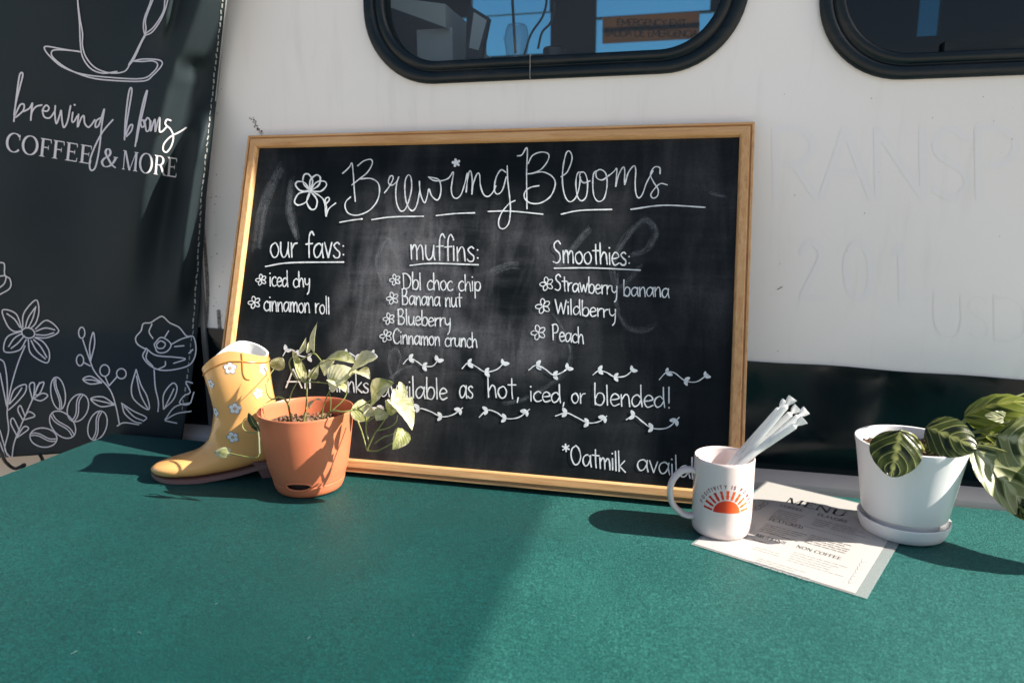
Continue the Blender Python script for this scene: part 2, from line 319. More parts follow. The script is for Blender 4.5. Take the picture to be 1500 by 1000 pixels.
# ------------------------------------------------------------------ lettering (own stroke alphabets)
HAND = {
 'a': (.80, [[(.68, .8), (.45, 1), (.15, .8), (.05, .4), (.2, .03), (.45, .15), (.66, .6)], [(.70, 1), (.66, .5), (.74, 0)]]),
 'b': (.76, [[(.10, 1.8), (.08, .9), (.1, 0)], [(.1, .5), (.3, .95), (.6, .9), (.68, .45), (.5, .02), (.22, .02), (.1, .2)]]),
 'c': (.64, [[(.58, .85), (.4, 1), (.12, .75), (.05, .35), (.2, .02), (.42, 0), (.62, .15)]]),
 'd': (.80, [[(.6, .75), (.4, .98), (.12, .75), (.05, .35), (.2, .02), (.45, .15), (.62, .5)], [(.64, 1.8), (.64, .8), (.70, 0)]]),
 'e': (.66, [[(.08, .5), (.38, .55), (.6, .68), (.5, .93), (.3, 1), (.1, .75), (.06, .35), (.25, 0), (.62, .18)]]),
 'f': (.58, [[(.66, 1.55), (.5, 1.8), (.32, 1.5), (.28, .8), (.28, 0)], [(.05, .92), (.55, .98)]]),
 'g': (.76, [[(.62, .8), (.4, 1), (.1, .75), (.06, .35), (.25, .05), (.5, .2), (.62, .6)], [(.66, 1), (.64, .1), (.55, -.6), (.3, -.8), (.15, -.6)]]),
 'h': (.74, [[(.08, 1.8), (.08, .9), (.1, 0)], [(.1, .5), (.35, 1), (.55, .85), (.6, .4), (.64, 0)]]),
 'i': (.26, [[(.1, 1), (.1, 0)], (.1, 1.42)]),
 'k': (.66, [[(.08, 1.8), (.1, 0)], [(.58, 1), (.14, .45)], [(.14, .45), (.62, 0)]]),
 'l': (.28, [[(.1, 1.8), (.12, 0)]]),
 'm': (1.02, [[(.08, 1), (.1, 0)], [(.1, .6), (.3, 1), (.45, .8), (.48, 0)], [(.48, .6), (.70, 1), (.86, .8), (.9, 0)]]),
 'n': (.72, [[(.08, 1), (.1, 0)], [(.1, .55), (.35, 1), (.55, .85), (.62, 0)]]),
 'o': (.72, [[(.4, 1), (.12, .8), (.05, .4), (.25, .02), (.52, .12), (.64, .55), (.5, .92), (.36, 1)]]),
 'p': (.74, [[(.1, 1), (.1, .3), (.1, -.75)], [(.1, .6), (.3, .98), (.6, .9), (.66, .45), (.45, .05), (.12, .2)]]),
 'r': (.56, [[(.1, 1), (.12, 0)], [(.12, .55), (.3, .9), (.54, .98)]]),
 's': (.60, [[(.52, .88), (.35, 1), (.12, .8), (.28, .55), (.5, .35), (.45, .05), (.2, 0), (.05, .15)]]),
 't': (.58, [[(.3, 1.6), (.3, .5), (.34, 0)], [(.02, 1.08), (.60, 1.1)]]),
 'u': (.76, [[(.08, 1), (.08, .35), (.25, 0), (.5, .2), (.62, .7)], [(.64, 1), (.62, .4), (.70, 0)]]),
 'v': (.62, [[(.05, 1), (.3, .02)], [(.3, .02), (.58, 1)]]),
 'w': (.96, [[(.05, 1), (.25, .02)], [(.25, .02), (.47, .8)], [(.47, .8), (.66, .02)], [(.66, .02), (.9, 1)]]),
 'y': (.72, [[(.08, 1), (.12, .45), (.35, .25), (.58, .5)], [(.64, 1), (.62, .2), (.54, -.5), (.34, -.85)]]),
 'A': (.98, [[(.02, 0), (.45, 1.75)], [(.45, 1.75), (.92, 0)], [(.1, .55), (.82, .6)]]),
 'B': (.86, [[(.08, 1.7), (.1, 0)], [(.02, 1.6), (.4, 1.75), (.62, 1.45), (.45, 1.0), (.12, .88)], [(.12, .88), (.55, .85), (.74, .5), (.55, .06), (.08, 0)]]),
 'C': (.90, [[(.8, 1.5), (.55, 1.75), (.2, 1.4), (.05, .75), (.25, .1), (.6, .02), (.85, .3)]]),
 'D': (.98, [[(.1, 1.7), (.12, 0)], [(.02, 1.65), (.45, 1.65), (.82, 1.2), (.85, .65), (.6, .15), (.08, 0)]]),
 'O': (.98, [[(.5, 1.75), (.15, 1.4), (.06, .7), (.3, .03), (.65, .15), (.85, .8), (.7, 1.5), (.45, 1.75)]]),
 'P': (.80, [[(.1, 1.7), (.12, 0)], [(.02, 1.6), (.45, 1.75), (.7, 1.4), (.55, .9), (.12, .75)]]),
 'S': (.78, [[(.66, 1.5), (.45, 1.75), (.15, 1.5), (.2, 1.1), (.55, .75), (.6, .3), (.35, .0), (.02, .1)]]),
 'W': (1.15, [[(.05, 1.7), (.3, .02)], [(.3, .02), (.58, 1.35)], [(.58, 1.35), (.8, .02)], [(.8, .02), (1.08, 1.7)]]),
 ':': (.36, [(.18, .75), (.18, .2)]), ',': (.34, [[(.16, .12), (.08, -.3)]]), '!': (.4, [[(.2, 1.75), (.18, .4)], (.18, .02)]),
 ' ': (.55, []),
}
def loop(cx, cy, rx, ry, a0=90, a1=450, n=14): return [(cx + rx * math.cos(R(a0 + (a1 - a0) * i / n)), cy + ry * math.sin(R(a0 + (a1 - a0) * i / n))) for i in range(n + 1)]
SANS = {c: (w_, [[tuple(p) for p in st] for st in s_]) for c, w_, s_ in (
 ('A', .72, [[(.0, 0), (.34, 1)], [(.34, 1), (.68, 0)], [(.12, .36), (.56, .36)]]), ('C', .76, [loop(.4, .5, .38, .5, 50, 310)]),
 ('D', .76, [[(.05, 0), (.05, 1), (.05, 1)], [(.05, 1), (.4, 1), (.7, .75), (.7, .25), (.4, 0), (.05, 0)]]),
 ('E', .6, [[(.52, 1), (.05, 1)], [(.05, 1), (.05, 0)], [(.05, 0), (.55, 0)], [(.05, .52), (.46, .52)]]),
 ('G', .8, [loop(.4, .5, .38, .5, 50, 330), [(.72, .26), (.72, .48)], [(.72, .48), (.45, .48)]]), ('I', .2, [[(.08, 0), (.08, 1)]]),
 ('L', .56, [[(.05, 1), (.05, 0)], [(.05, 0), (.5, 0)]]), ('M', .88, [[(.05, 0), (.08, 1)], [(.08, 1), (.42, .2)], [(.42, .2), (.76, 1)], [(.76, 1), (.8, 0)]]),
 ('N', .76, [[(.05, 0), (.05, 1)], [(.05, 1), (.66, 0)], [(.66, 0), (.66, 1)]]), ('O', .86, [loop(.42, .5, .4, .5)]),
 ('P', .62, [[(.05, 0), (.05, 1)], [(.05, 1), (.35, 1), (.54, .85), (.54, .65), (.35, .48), (.05, .48)]]),
 ('R', .66, [[(.05, 0), (.05, 1)], [(.05, 1), (.35, 1), (.54, .85), (.54, .65), (.35, .5), (.05, .5)], [(.3, .5), (.6, 0)]]),
 ('S', .6, [[(.5, .85), (.3, 1), (.08, .82), (.15, .6), (.42, .42), (.5, .2), (.3, 0), (.04, .15)]]), ('T', .62, [[(.0, 1), (.6, 1)], [(.3, 1), (.3, 0)]]),
 ('U', .74, [[(.05, 1), (.05, .35), (.18, .05), (.35, 0), (.52, .05), (.64, .35), (.64, 1)]]), ('V', .68, [[(0, 1), (.32, 0)], [(.32, 0), (.64, 1)]]),
 ('W', .98, [[(0, 1), (.24, 0)], [(.24, 0), (.47, .9)], [(.47, .9), (.7, 0)], [(.7, 0), (.94, 1)]]), ('X', .68, [[(0, 0), (.62, 1)], [(0, 1), (.62, 0)]]),
 ('Y', .66, [[(0, 1), (.32, .48)], [(.64, 1), (.32, .48)], [(.32, .48), (.32, 0)]]), (' ', .4, []), ('2', .6, [[(.05, .8), (.28, 1), (.5, .78), (.3, .4), (.04, 0)], [(.04, 0), (.55, 0)]]), ('0', .66, [loop(.32, .5, .28, .5)]), ('1', .35, [[(.05, .8), (.22, 1)], [(.22, 1), (.22, 0)]]))}
def word(ink, text, p0, p1, h, wd, font=HAND, up=None, jit=.03):
    """text between two baseline ends, h = x-height (or cap height) as a length along the up direction"""
    p0, p1 = Vector(p0), Vector(p1); tot = sum(font[c][0] for c in text); ex = (p1 - p0) / tot
    upv = Vector(up) if up else Vector((0, -1)); ey = upv * h; x = 0
    for c in text:
        wch, st = font[c]; jy = random.uniform(-jit, jit); sc = 1 + random.uniform(-jit, jit) * 1.5
        def T(q): return tuple(p0 + ex * (x + q[0]) + ey * (q[1] * sc + jy))
        for s_ in st:
            if isinstance(s_, tuple): c_ = T(s_); ink.dot(c_[0], c_[1], wd * .62)
            else: ink.line([T(q) for q in s_], wd)
        x += wch
# serif capitals: thick stems, thin bars, serifs, drawn as polygons in a unit box
TK, TN = .135, .045
def _nib(pts, k=8, closed=False):
    p = catmull([Vector(q) for q in pts], k, closed); L = []; Rr = []
    for i, a in enumerate(p):
        t = (p[min(i + 1, len(p) - 1)] - p[max(i - 1, 0)]); t.normalize(); wv = TN + (TK - TN) * abs(t.y) ** 1.3
        nn = Vector((-t.y, t.x)); L.append(tuple(a + nn * wv / 2)); Rr.append(tuple(a - nn * wv / 2))
    return [[L[i], L[i + 1], Rr[i + 1], Rr[i]] for i in range(len(p) - 1)]
def _stem(x, y0=0, y1=1, wv=TK, s0=True, s1=True):
    o = [[(x - wv / 2, y0), (x + wv / 2, y0), (x + wv / 2, y1), (x - wv / 2, y1)]]
    for on, y, d in ((s0, y0, 1), (s1, y1, -1)):
        if on: o.append([(x - wv / 2 - .09, y), (x + wv / 2 + .09, y), (x + wv / 2 + .02, y + d * .055), (x - wv / 2 - .02, y + d * .055)])
    return o
def _bar(x0, x1, y, tick=0, th=TN + .01):
    o = [[(x0, y - th / 2), (x1, y - th / 2), (x1, y + th / 2), (x0, y + th / 2)]]
    if tick: o.append([(x1 - .035, y), (x1 + .02, y), (x1 + .025, y + tick), (x1, y + tick)])
    return o
def _diag(a, b, wv): return [[(a[0] - wv / 2, a[1]), (a[0] + wv / 2, a[1]), (b[0] + wv / 2, b[1]), (b[0] - wv / 2, b[1])]]
SERIF = {
 'C': (.86, _nib(loop(.46, .5, .38, .51, 42, 318)) + [[(.72, .68), (.76, .68), (.76, .98), (.73, .98)]]),
 'O': (.94, _nib(loop(.46, .5, .38, .51, 90, 450, 18))), 'F': (.70, _stem(.19) + _bar(.2, .62, .972, -.2) + _bar(.2, .50, .52) + [[(.49, .40), (.52, .40), (.52, .64), (.49, .64)]]),
 'E': (.76, _stem(.19) + _bar(.2, .63, .972, -.18) + _bar(.2, .52, .52) + _bar(.2, .66, .028, .2) + [[(.51, .41), (.54, .41), (.54, .63), (.51, .63)]]),
 'M': (1.12, _stem(.16, wv=.06) + _diag((.20, 1), (.55, 0), .13) + _diag((.90, 1), (.55, 0), .05) + _stem(.92)),
 'N': (.96, _stem(.16, wv=.06) + _diag((.18, 1), (.80, 0), .14) + _stem(.80, wv=.06, s0=False)),
 'R': (.84, _stem(.19) + _nib([(.2, .975), (.45, .97), (.6, .86), (.6, .66), (.45, .53), (.2, .51)]) + _diag((.46, .52), (.74, .0), .14) + [[(.66, 0), (.88, 0), (.86, .05), (.72, .05)]]),
 'U': (.94, _stem(.20, .3, 1, s0=False) + _nib([(.20, .32), (.24, .12), (.36, .02), (.52, .0), (.66, .06), (.74, .2), (.76, .4)]) + _stem(.76, .36, 1, .055, s0=False)),
 'L': (.72, _stem(.19) + _bar(.2, .62, .028, .22)), 'A': (.92, _diag((.43, 1), (.14, 0), .05) + _diag((.45, 1), (.76, 0), .14) + _bar(.24, .64, .34) + [[(.03, 0), (.26, 0), (.24, .05), (.05, .05)], [(.62, 0), (.92, 0), (.90, .05), (.64, .05)]]),
 'V': (.90, _diag((.16, 1), (.47, 0), .14) + _diag((.76, 1), (.47, 0), .05) + [[(.03, 1), (.32, 1), (.3, .95), (.05, .95)], [(.64, 1), (.89, 1), (.87, .95), (.66, .95)]]),
 'S': (.66, _nib([(.54, .72), (.50, .92), (.33, 1), (.14, .90), (.12, .70), (.30, .54), (.50, .40), (.54, .2), (.40, .02), (.22, 0), (.1, .1), (.08, .28)])),
 'T': (.80, _stem(.40, s1=False) + _bar(.06, .74, .972, -.2) + [[(.06, .98), (.09, .98), (.06, .77), (.04, .77)]]),
 'D': (.92, _stem(.19) + _nib([(.2, .975), (.45, .97), (.7, .82), (.78, .5), (.7, .18), (.45, .03), (.2, .025)])), 'I': (.40, _stem(.2)),
 '&': (.98, _nib([(.86, .55), (.72, .25), (.5, .04), (.25, .0), (.1, .2), (.2, .42), (.45, .6), (.52, .8), (.42, .97), (.28, .92), (.26, .72), (.45, .42), (.66, .15), (.9, .0)]) + _bar(.72, .98, .57)), ' ': (.42, []),
}
def serif(ink, text, p0, p1, h, up=(0, -1), slant=0):
    p0, p1 = Vector(p0), Vector(p1); tot = sum(SERIF[c][0] for c in text); ex = (p1 - p0) / tot; ey = Vector(up) * h; x = 0
    for c in text:
        for pl in SERIF[c][1]: ink.poly([tuple(p0 + ex * (x + a) + ey * b) for a, b in pl])
        x += SERIF[c][0]
#@@SETTING

# ------------------------------------------------------------------ setting
GZ, WY = -0.74, 1.262
mb = MB(); mb.add([(-400, -400, GZ), (400, -400, GZ), (400, 400, GZ), (-400, 400, GZ)], [(0, 1, 2, 3)])
tag(mb.build('ground', M['ground'], smooth=False), kind='structure')

# ------------------------------------------------------------------ the white coach behind the table
def rrect(x0, z0, x1, z1, r, n=12):
    P = []
    for cx, cz, a in ((x1 - r, z1 - r, 0), (x0 + r, z1 - r, 90), (x0 + r, z0 + r, 180), (x1 - r, z0 + r, 270)):
        for i in range(n + 1): P.append((cx + r * math.cos(R(a + 90 * i / n)), cz + r * math.sin(R(a + 90 * i / n))))
    return P
def panel(name, outer, holes, y, depth, m, parent):
    """flat sheet in the XZ plane with openings cut through it"""
    cu = bpy.data.curves.new(name, 'CURVE'); cu.dimensions = '2D'; cu.fill_mode = 'BOTH'; cu.extrude = depth / 2
    for P in [outer] + holes:
        sp = cu.splines.new('POLY'); sp.points.add(len(P) - 1); sp.use_cyclic_u = True
        for pt, (a, b) in zip(sp.points, P): pt.co = (a, b, 0, 1)
    tmp = bpy.data.objects.new('tmp', cu); col.objects.link(tmp); bpy.context.view_layer.update()
    me = bpy.data.meshes.new_from_object(tmp.evaluated_get(bpy.context.evaluated_depsgraph_get()))
    bpy.data.objects.remove(tmp); bpy.data.curves.remove(cu)
    for vv in me.vertices: vv.co = (vv.co.x, y - vv.co.z + depth / 2, vv.co.y)
    me.materials.clear(); me.materials.append(m); me.name = name
    o = bpy.data.objects.new(name, me); col.objects.link(o)
    if parent: o.parent = parent; o.matrix_parent_inverse = Matrix.Translation(parent.location).inverted()
    return o
bus = empty('coach', (0, WY + 1.1, GZ), 'white coach with a black band and rubber framed windows behind the table', 'bus')
ROOF = 1.86; FY = 3.55
W1 = (-.573, .672, .073, 1.26); W2 = (.19, .648, .98, 1.26); WR = .125
BZ0, BZ1 = .205, .181          # the band's upper edge, left and right
panel('side_panel', [(-4.5, -.02), (3.2, -.02), (3.2, ROOF), (-4.5, ROOF)], [rrect(*q, WR) for q in (W1, W2, (-1.6, .66, -.9, 1.26))], WY, .03, M['paint'], bus)
mb = MB(); n = 160; rows = []
for i in range(n + 1):
    x = -2.6 + 5.6 * i / n; zt = BZ0 + (BZ1 - BZ0) * (x + .95) / 1.48 + .0015 * math.sin(x * 9) + .001 * math.sin(x * 31)
    rows.append([(x, WY + .002, zt), (x, WY - .0035, zt), (x, WY - .0035, -.01)])
mb.grid(rows); mb.build('black_band', M['band'], bus, angle=30)
mb = MB(); prof = [(WY, -.004), (WY - .040, -.006), (WY - .050, -.012), (WY - .053, -.020), (WY - .053, -.052), (WY - .047, -.058), (WY, -.060)]
mb.grid([[(x, a, b + .002 * math.sin(x * 7)) for a, b in prof] for x in [-2.6 + .05 * i for i in range(113)]]); mb.build('rub_rail', M['rail'], bus)
mb = MB(); mb.box((-4.5, WY + .004, -.46), (3.2, WY + .03, -.06)); mb.build('lower_skirt', M['skirt'], bus, smooth=False)
mb = MB(); prof = [(WY, ROOF)] + [(WY + .16 - .16 * math.cos(R(a)), ROOF + .12 * math.sin(R(a))) for a in range(15, 91, 15)] + [(FY - .2, ROOF + .12), (FY, ROOF)]
mb.grid([[(x, a, b) for a, b in prof] for x in (-4.5, 3.2)]); mb.build('roof', M['paint'], bus)
mb = MB(); mb.box((-4.5, WY + .03, -.08), (3.2, FY, -.04)); mb.build('floor', M['dark_int'], bus, smooth=False)
mb = MB(); mb.box((-4.53, WY, -.46), (-4.5, FY + .03, ROOF)); mb.build('end_wall', M['paint'], bus, smooth=False)
mb = MB(); mb.box((3.2, WY, -.46), (3.23, FY + .03, ROOF)); mb.build('end_wall', M['paint'], bus, smooth=False)
def P(x, y, Y=FY): p = atY(x, y, Y); return (p.x, p.z)
def rect_px(a, b, c, d, Y=FY): x0, z1 = P(a, b, Y); x1, z0 = P(c, d, Y); return [(x0, z0), (x1, z0), (x1, z1), (x0, z1)]
fh = [rect_px(668, 26, 806, 78), rect_px(690, -22, 805, 17), rect_px(873, 28, 1045, 73), rect_px(874, -26, 1040, 15), rect_px(1352, -40, 1374, 60)]
panel('far_side_wall', [(-4.5, -.46), (3.2, -.46), (3.2, ROOF), (-4.5, ROOF)], fh, FY, .03, M['dark_int'], bus)
mb = MB()
for q in fh: mb.add([(a, FY + .018, b) for a, b in q], [(0, 1, 2, 3)])
mb.build('far_pane', M['far_glass'], bus, smooth=False)
def ring_sweep(outer, prof):
    """sweep profile (inset, y) round a rounded rectangle"""
    x0, z0, x1, z1 = outer; rows = []
    for ins, y in prof: rows.append([(a, y, b) for a, b in rrect(x0 + ins, z0 + ins, x1 - ins, z1 - ins, max(WR - ins * .8, .02), 14)])
    return rows
for k, q in enumerate((W1, W2)):
    mb = MB()
    mb.grid(ring_sweep(q, [(-.006, WY), (-.007, WY - .006), (-.003, WY - .011), (.006, WY - .012), (.011, WY - .010), (.013, WY - .0065), (.016, WY - .0065), (.018, WY - .010), (.026, WY - .011), (.031, WY - .008), (.033, WY + .004), (.034, WY + .022)]), True)
    wn = mb.build('window', M['rubber'], bus, angle=60)
    mb = MB(); mb.add([(a, WY + .012, b) for a, b in rrect(q[0] + .02, q[1] + .02, q[2] - .02, q[3] - .02, .1)], [tuple(range(52))])
    mb.build('pane', M['glass'] if k == 0 else M['tint_glass'], wn, smooth=False)
    mb = MB()     # bright bead let into the rubber
    r_ = rrect(q[0] + .0145, q[1] + .0145, q[2] - .0145, q[3] - .0145, WR - .012, 14)
    mb.tube([(a, WY - .0068, b) for a, b in r_ + r_[:1]], .0012, 6, False); mb.build('gasket_bead', M['rubber'], wn)
wi = bpy.data.objects['window.001']
xs, zs = atY(1382, 62, WY + .006).x, atY(1382, 62, WY + .006).z; mb = MB(); mb.box((xs, WY + .002, W2[1] + .030), (W2[2] - .04, WY + .010, zs)); mb.box((xs, WY - .002, W2[1] + .030), (xs + .02, WY + .002, W2[1] + .046)); mb.build('sliding_sash', M['rubber'], wi, smooth=False)
mb = MB(); xx = W1[0] + .3; mb.box((xx - .0006, WY - .0128, W1[1] - .006), (xx + .0006, WY - .004, W1[1] + .034)); mb.build('gasket_joint', M['trim'], bpy.data.objects['window'], smooth=False)
mb = MB()      # seam moulding left of the board
for z0, z1, x in ((-.004, ROOF, -.962),): mb.box((x - .005, WY - .009, z0), (x + .005, WY + .001, z1))
mb.build('seam_moulding', M['trim'], bus, smooth=False)
ik = Ink(lambda x, y, l: atY(x, y, WY - .0003 - l), 0, 1e-6, 200)   # worn lettering ghosts in the white paint
def ghost(txt, x0, y0, x1, y1, h, wd): word(ik, txt, (x0, y0), (x1, y1), h, wd, SANS, up=(-.02, -1), jit=0)
ghost('RANSP', 1132, 291, 1496, 291, 102, 11); ghost('2 0 1', 1172, 436, 1330, 440, 82, 10)
ik.line(loop(376, 232, 26, 44, 70, 290), 7); ik.build('ghost_lettering', M['ghost'], bus)
ik = Ink(lambda x, y, l: atY(x, y, WY - .0003 - l), 0, 1e-6, 200)
ghost('USDO', 1366, 492, 1560, 505, 62, 2); ik.build('worn_lettering', M['ghost2'], bus)
ik = Ink(lambda x, y, l: atY(x, y, WY - .0006 - l), 0, 1e-6, 200)
[ik.dot(369 + 15 * t_ + random.gauss(0, 1.3), 173 + 26 * t_ + random.gauss(0, 1.3), random.uniform(.5, 1.5)) for t_ in [random.random() for _ in range(46)]]; ik.line([(298, 330), (304, 420), (303, 474)], 5, taper=True); ik.line([(320, 455), (322, 484)], 6, taper=True); ik.line([(1139, 424), (1146, 420)], 1.6)
for _ in range(26): ik.dot(random.uniform(302, 330), random.uniform(60, 470), random.uniform(.4, 1.1))
for _ in range(26): ik.dot(random.uniform(1115, 1495), random.uniform(115, 520), random.uniform(.3, .9))
ik.build('rust_specks', M['grime'], bus)
# unseen block added off to the right, shaped to shade the board's right end
mp = [(1.262, 1.22), (1.236, 1.15), (1.212, 1.085), (1.186, 1.018), (1.162, .94), (1.142, .856), (1.122, .773), (1.098, .70), (1.084, .645), (1.082, .60), (1.11, .575), (1.262, .57)]
mb = MB(); mb.add([(.80, a, b) for a, b in mp] + [(.86, a, b) for a, b in mp], [tuple(range(12)), tuple(range(23, 11, -1))] + [(i, (i + 1) % 12, 12 + (i + 1) % 12, 12 + i) for i in range(12)])
mb.build('shadow_block', M['black_plastic'], bus, smooth=False)

# ------------------------------------------------------------------ inside the coach, seen through its window
def inside_box(a, b, c, d, Y, dep, mbx): x0, z1 = P(a, b, Y); x1, z0 = P(c, d, Y); mbx.box((x0, Y, z0), (x1, Y + dep, z1))
t = empty('shelf_unit', (-.62, 1.62, -.04), 'pale grey shelf unit at the left inside the coach window', 'shelf')
mb = MB(); x0, z0 = P(614, 200, 1.6); x1, z1 = P(661, -60, 1.6); mb.box((x0, 1.6, -.04), (x1, 1.95, P(614, 44, 1.6)[1])); mb.build('upright', M['grey_int'], t, smooth=False)
mb = MB(); a, b = P(560, -4, 1.58), P(655, 42, 1.58); mb.add([(a[0], 1.57, a[1]), (b[0], 1.57, P(655, 8, 1.58)[1]), (b[0], 1.57, b[1]), (a[0], 1.57, P(560, 8, 1.58)[1]), (a[0], 1.9, a[1]), (b[0], 1.9, P(655, 8, 1.58)[1]), (b[0], 1.9, b[1]), (a[0], 1.9, P(560, 8, 1.58)[1])], [(0, 1, 2, 3), (7, 6, 5, 4), (0, 4, 5, 1), (1, 5, 6, 2), (2, 6, 7, 3), (3, 7, 4, 0)])
mb.build('shelf_board', M['grey_int'], t, smooth=False)
t = empty('service_counter', (-.2, 1.7, -.04), 'dark counter under the coach window holding the clear cup', 'counter')
zc = P(760, 84, 1.50)[1]; mb = MB(); mb.box((-1.9, 1.50, zc - .04), (1.5, 2.0, zc)); mb.build('top', M['dark_int'], t, smooth=False)
mb = MB(); mb.box((-1.9, 1.55, -.04), (1.5, 1.98, zc - .04)); mb.build('cabinet', M['dark_int'], t, smooth=False)
c = atY(757, 84, 1.56); c.z = zc; t = empty('iced_drink_cup', c, 'clear plastic cup with domed lid and straw inside the coach', 'cup')
k_ = .62
mb = MB(); mb.lathe([(.030 * k_, 0), (.033 * k_, .01 * k_), (.043 * k_, .075 * k_), (.043 * k_, .078 * k_)], tuple(c), 32); mb.build('cup_body', M['clear_plastic'], t)
mb = MB(); mb.lathe([(.046 * k_, .078 * k_), (.046 * k_, .083 * k_), (.041 * k_, .086 * k_), (.036 * k_, .115 * k_), (.030 * k_, .124 * k_), (.012 * k_, .126 * k_)], tuple(c), 32, False); mb.build('dome_lid', M['clear_plastic'], t)
mb = MB(); mb.tube([(c.x - .003, c.y, c.z + .02), (c.x - .011, c.y, c.z + .15)], .003, 8); mb.build('straw', M['black_plastic'], t)
c = atY(812, 84, 1.55); c.z = zc; mb = MB(); mb.lathe([(.023, 0), (.024, .022), (.022, .025), (.0, .027)], tuple(c), 32)
tag(mb.build('tub', M['black_plastic']), 'small black lidded tub beside the clear cup inside the coach', 'tub')
for pts, lb in (([(768, 80), (778, 50), (796, 22), (800, -10), (786, -60)], 'longer dark cable hanging in a curve inside the coach window'), ([(788, 72), (794, 48), (806, 34), (812, 10), (806, -60)], 'shorter dark cable near the black post inside the coach')):
    mb = MB(); mb.tube(catmull([atY(a, b, 1.75) for a, b in pts]), .0028, 8)
    tag(mb.build('cable', M['black_plastic']), lb, 'cable', 'cables hanging inside the coach')
SY = 1.56; t = empty('tilted_screen', atY(700, 77, SY), 'tilted pale screen standing beside the grey shelf in the coach', 'screen')
mb = MB(); q = [atY(682, 86, SY), atY(704, 86, SY), atY(716, 26, SY), atY(684, 6, SY)]
mb.add([tuple(p) for p in q] + [(p.x, p.y + .02, p.z) for p in q], [(0, 1, 2, 3), (7, 6, 5, 4), (0, 4, 5, 1), (1, 5, 6, 2), (2, 6, 7, 3), (3, 7, 4, 0)]); mb.build('casing', M['black_plastic'], t, smooth=False)
mb = MB(); q = [atY(687, 70, SY - .003), atY(701, 74, SY - .003), atY(713, 30, SY - .003), atY(694, 18, SY - .003)]; mb.add([tuple(p) for p in q], [(0, 1, 2, 3)]); mb.build('display', mat('pale_display', (.55, .58, .6), .3), t, smooth=False)
t = empty('exit_sign', atY(952, 57, FY - .02), 'brown emergency exit sign on the far coach window', 'sign')
mb = MB()
for i, (ya, yb) in enumerate(((26, 40.5), (42, 57))): x0, z1 = P(883 , ya, FY - .03); x1, z0 = P(1024, yb, FY - .03); mb.box((x0, FY - .034, z0), (x1, FY - .03, z1))
mb.build('plate', M['sign_brown'], t, smooth=False)
ik = Ink(lambda x, y, l: atY(x, y, FY - .036 - l), 0, 4e-6)
word(ik, 'EMERGENCY EXIT', (904, 37.5), (1005, 38.5), 9, 1.5, SANS, jit=0); word(ik, 'SALIDA DE EMERGENCIA', (886, 53), (1022, 54.5), 9.5, 1.5, SANS, jit=0)
ik.build('sign_lettering', M['sign_text'], t)

# ------------------------------------------------------------------ table cloth (closed drape over a six-foot table)
TX0, TX1, TY0, TY1 = -1.115, .747, .392, 1.152
def sst(a, b, x): t_ = min(1, max(0, (x - a) / (b - a))); return t_ * t_ * (3 - 2 * t_)
def crease(x): return .0048 * (((x + .52) / .335) ** 1.5 if -.52 < x < -.185 else (1 - sst(-.20, -.045, x) if x >= -.185 else 0))
def topz(x, y): return crease(x) * (1 - sst(.86, .99, y)) - .0009 + .0007 * noise.noise((x * 3, y * 5, 1)) + .0004 * noise.noise((x * 9, y * 14, 5))
mb = MB(); nx, ny = 300, 120; rows = []
for j in range(ny + 1):
    y = TY0 + (TY1 - TY0) * j / ny; rows.append([(TX0 + (TX1 - TX0) * i / nx, y, topz(TX0 + (TX1 - TX0) * i / nx, y)) for i in range(nx + 1)])
mb.grid(rows); per = [(i, 0) for i in range(nx)] + [(nx, j) for j in range(ny)] + [(i, ny) for i in range(nx, 0, -1)] + [(0, j) for j in range(ny, 0, -1)]
base = [Vector(rows[j][i]) for i, j in per]; rows2 = [base]
for lv, (out, dz) in enumerate(((.004, -.0015), (.0065, -.006), (.008, -.03), (.012, -.2), (.018, -.45), (.022, -.715))):
    rr = []
    for k, p in enumerate(base):
        nx_ = -1 if p.x < TX0 + 1e-5 else (1 if p.x > TX1 - 1e-5 else 0); ny_ = -1 if p.y < TY0 + 1e-5 else (1 if p.y > TY1 - 1e-5 else 0)
        fold = .010 * max(0, lv - 2) / 3 * math.sin(k * .19 + 2 * noise.noise((k * .02, 0, 0)))
        rr.append((p.x + nx_ * (out + fold), p.y + ny_ * (out + fold * (0 if ny_ > 0 else 1)), p.z + dz))
    rows2.append(rr)
mb.grid(rows2, True)
tag(mb.build('tablecloth', M['cloth'], angle=80), 'teal green cloth covering the long table', 'tablecloth')

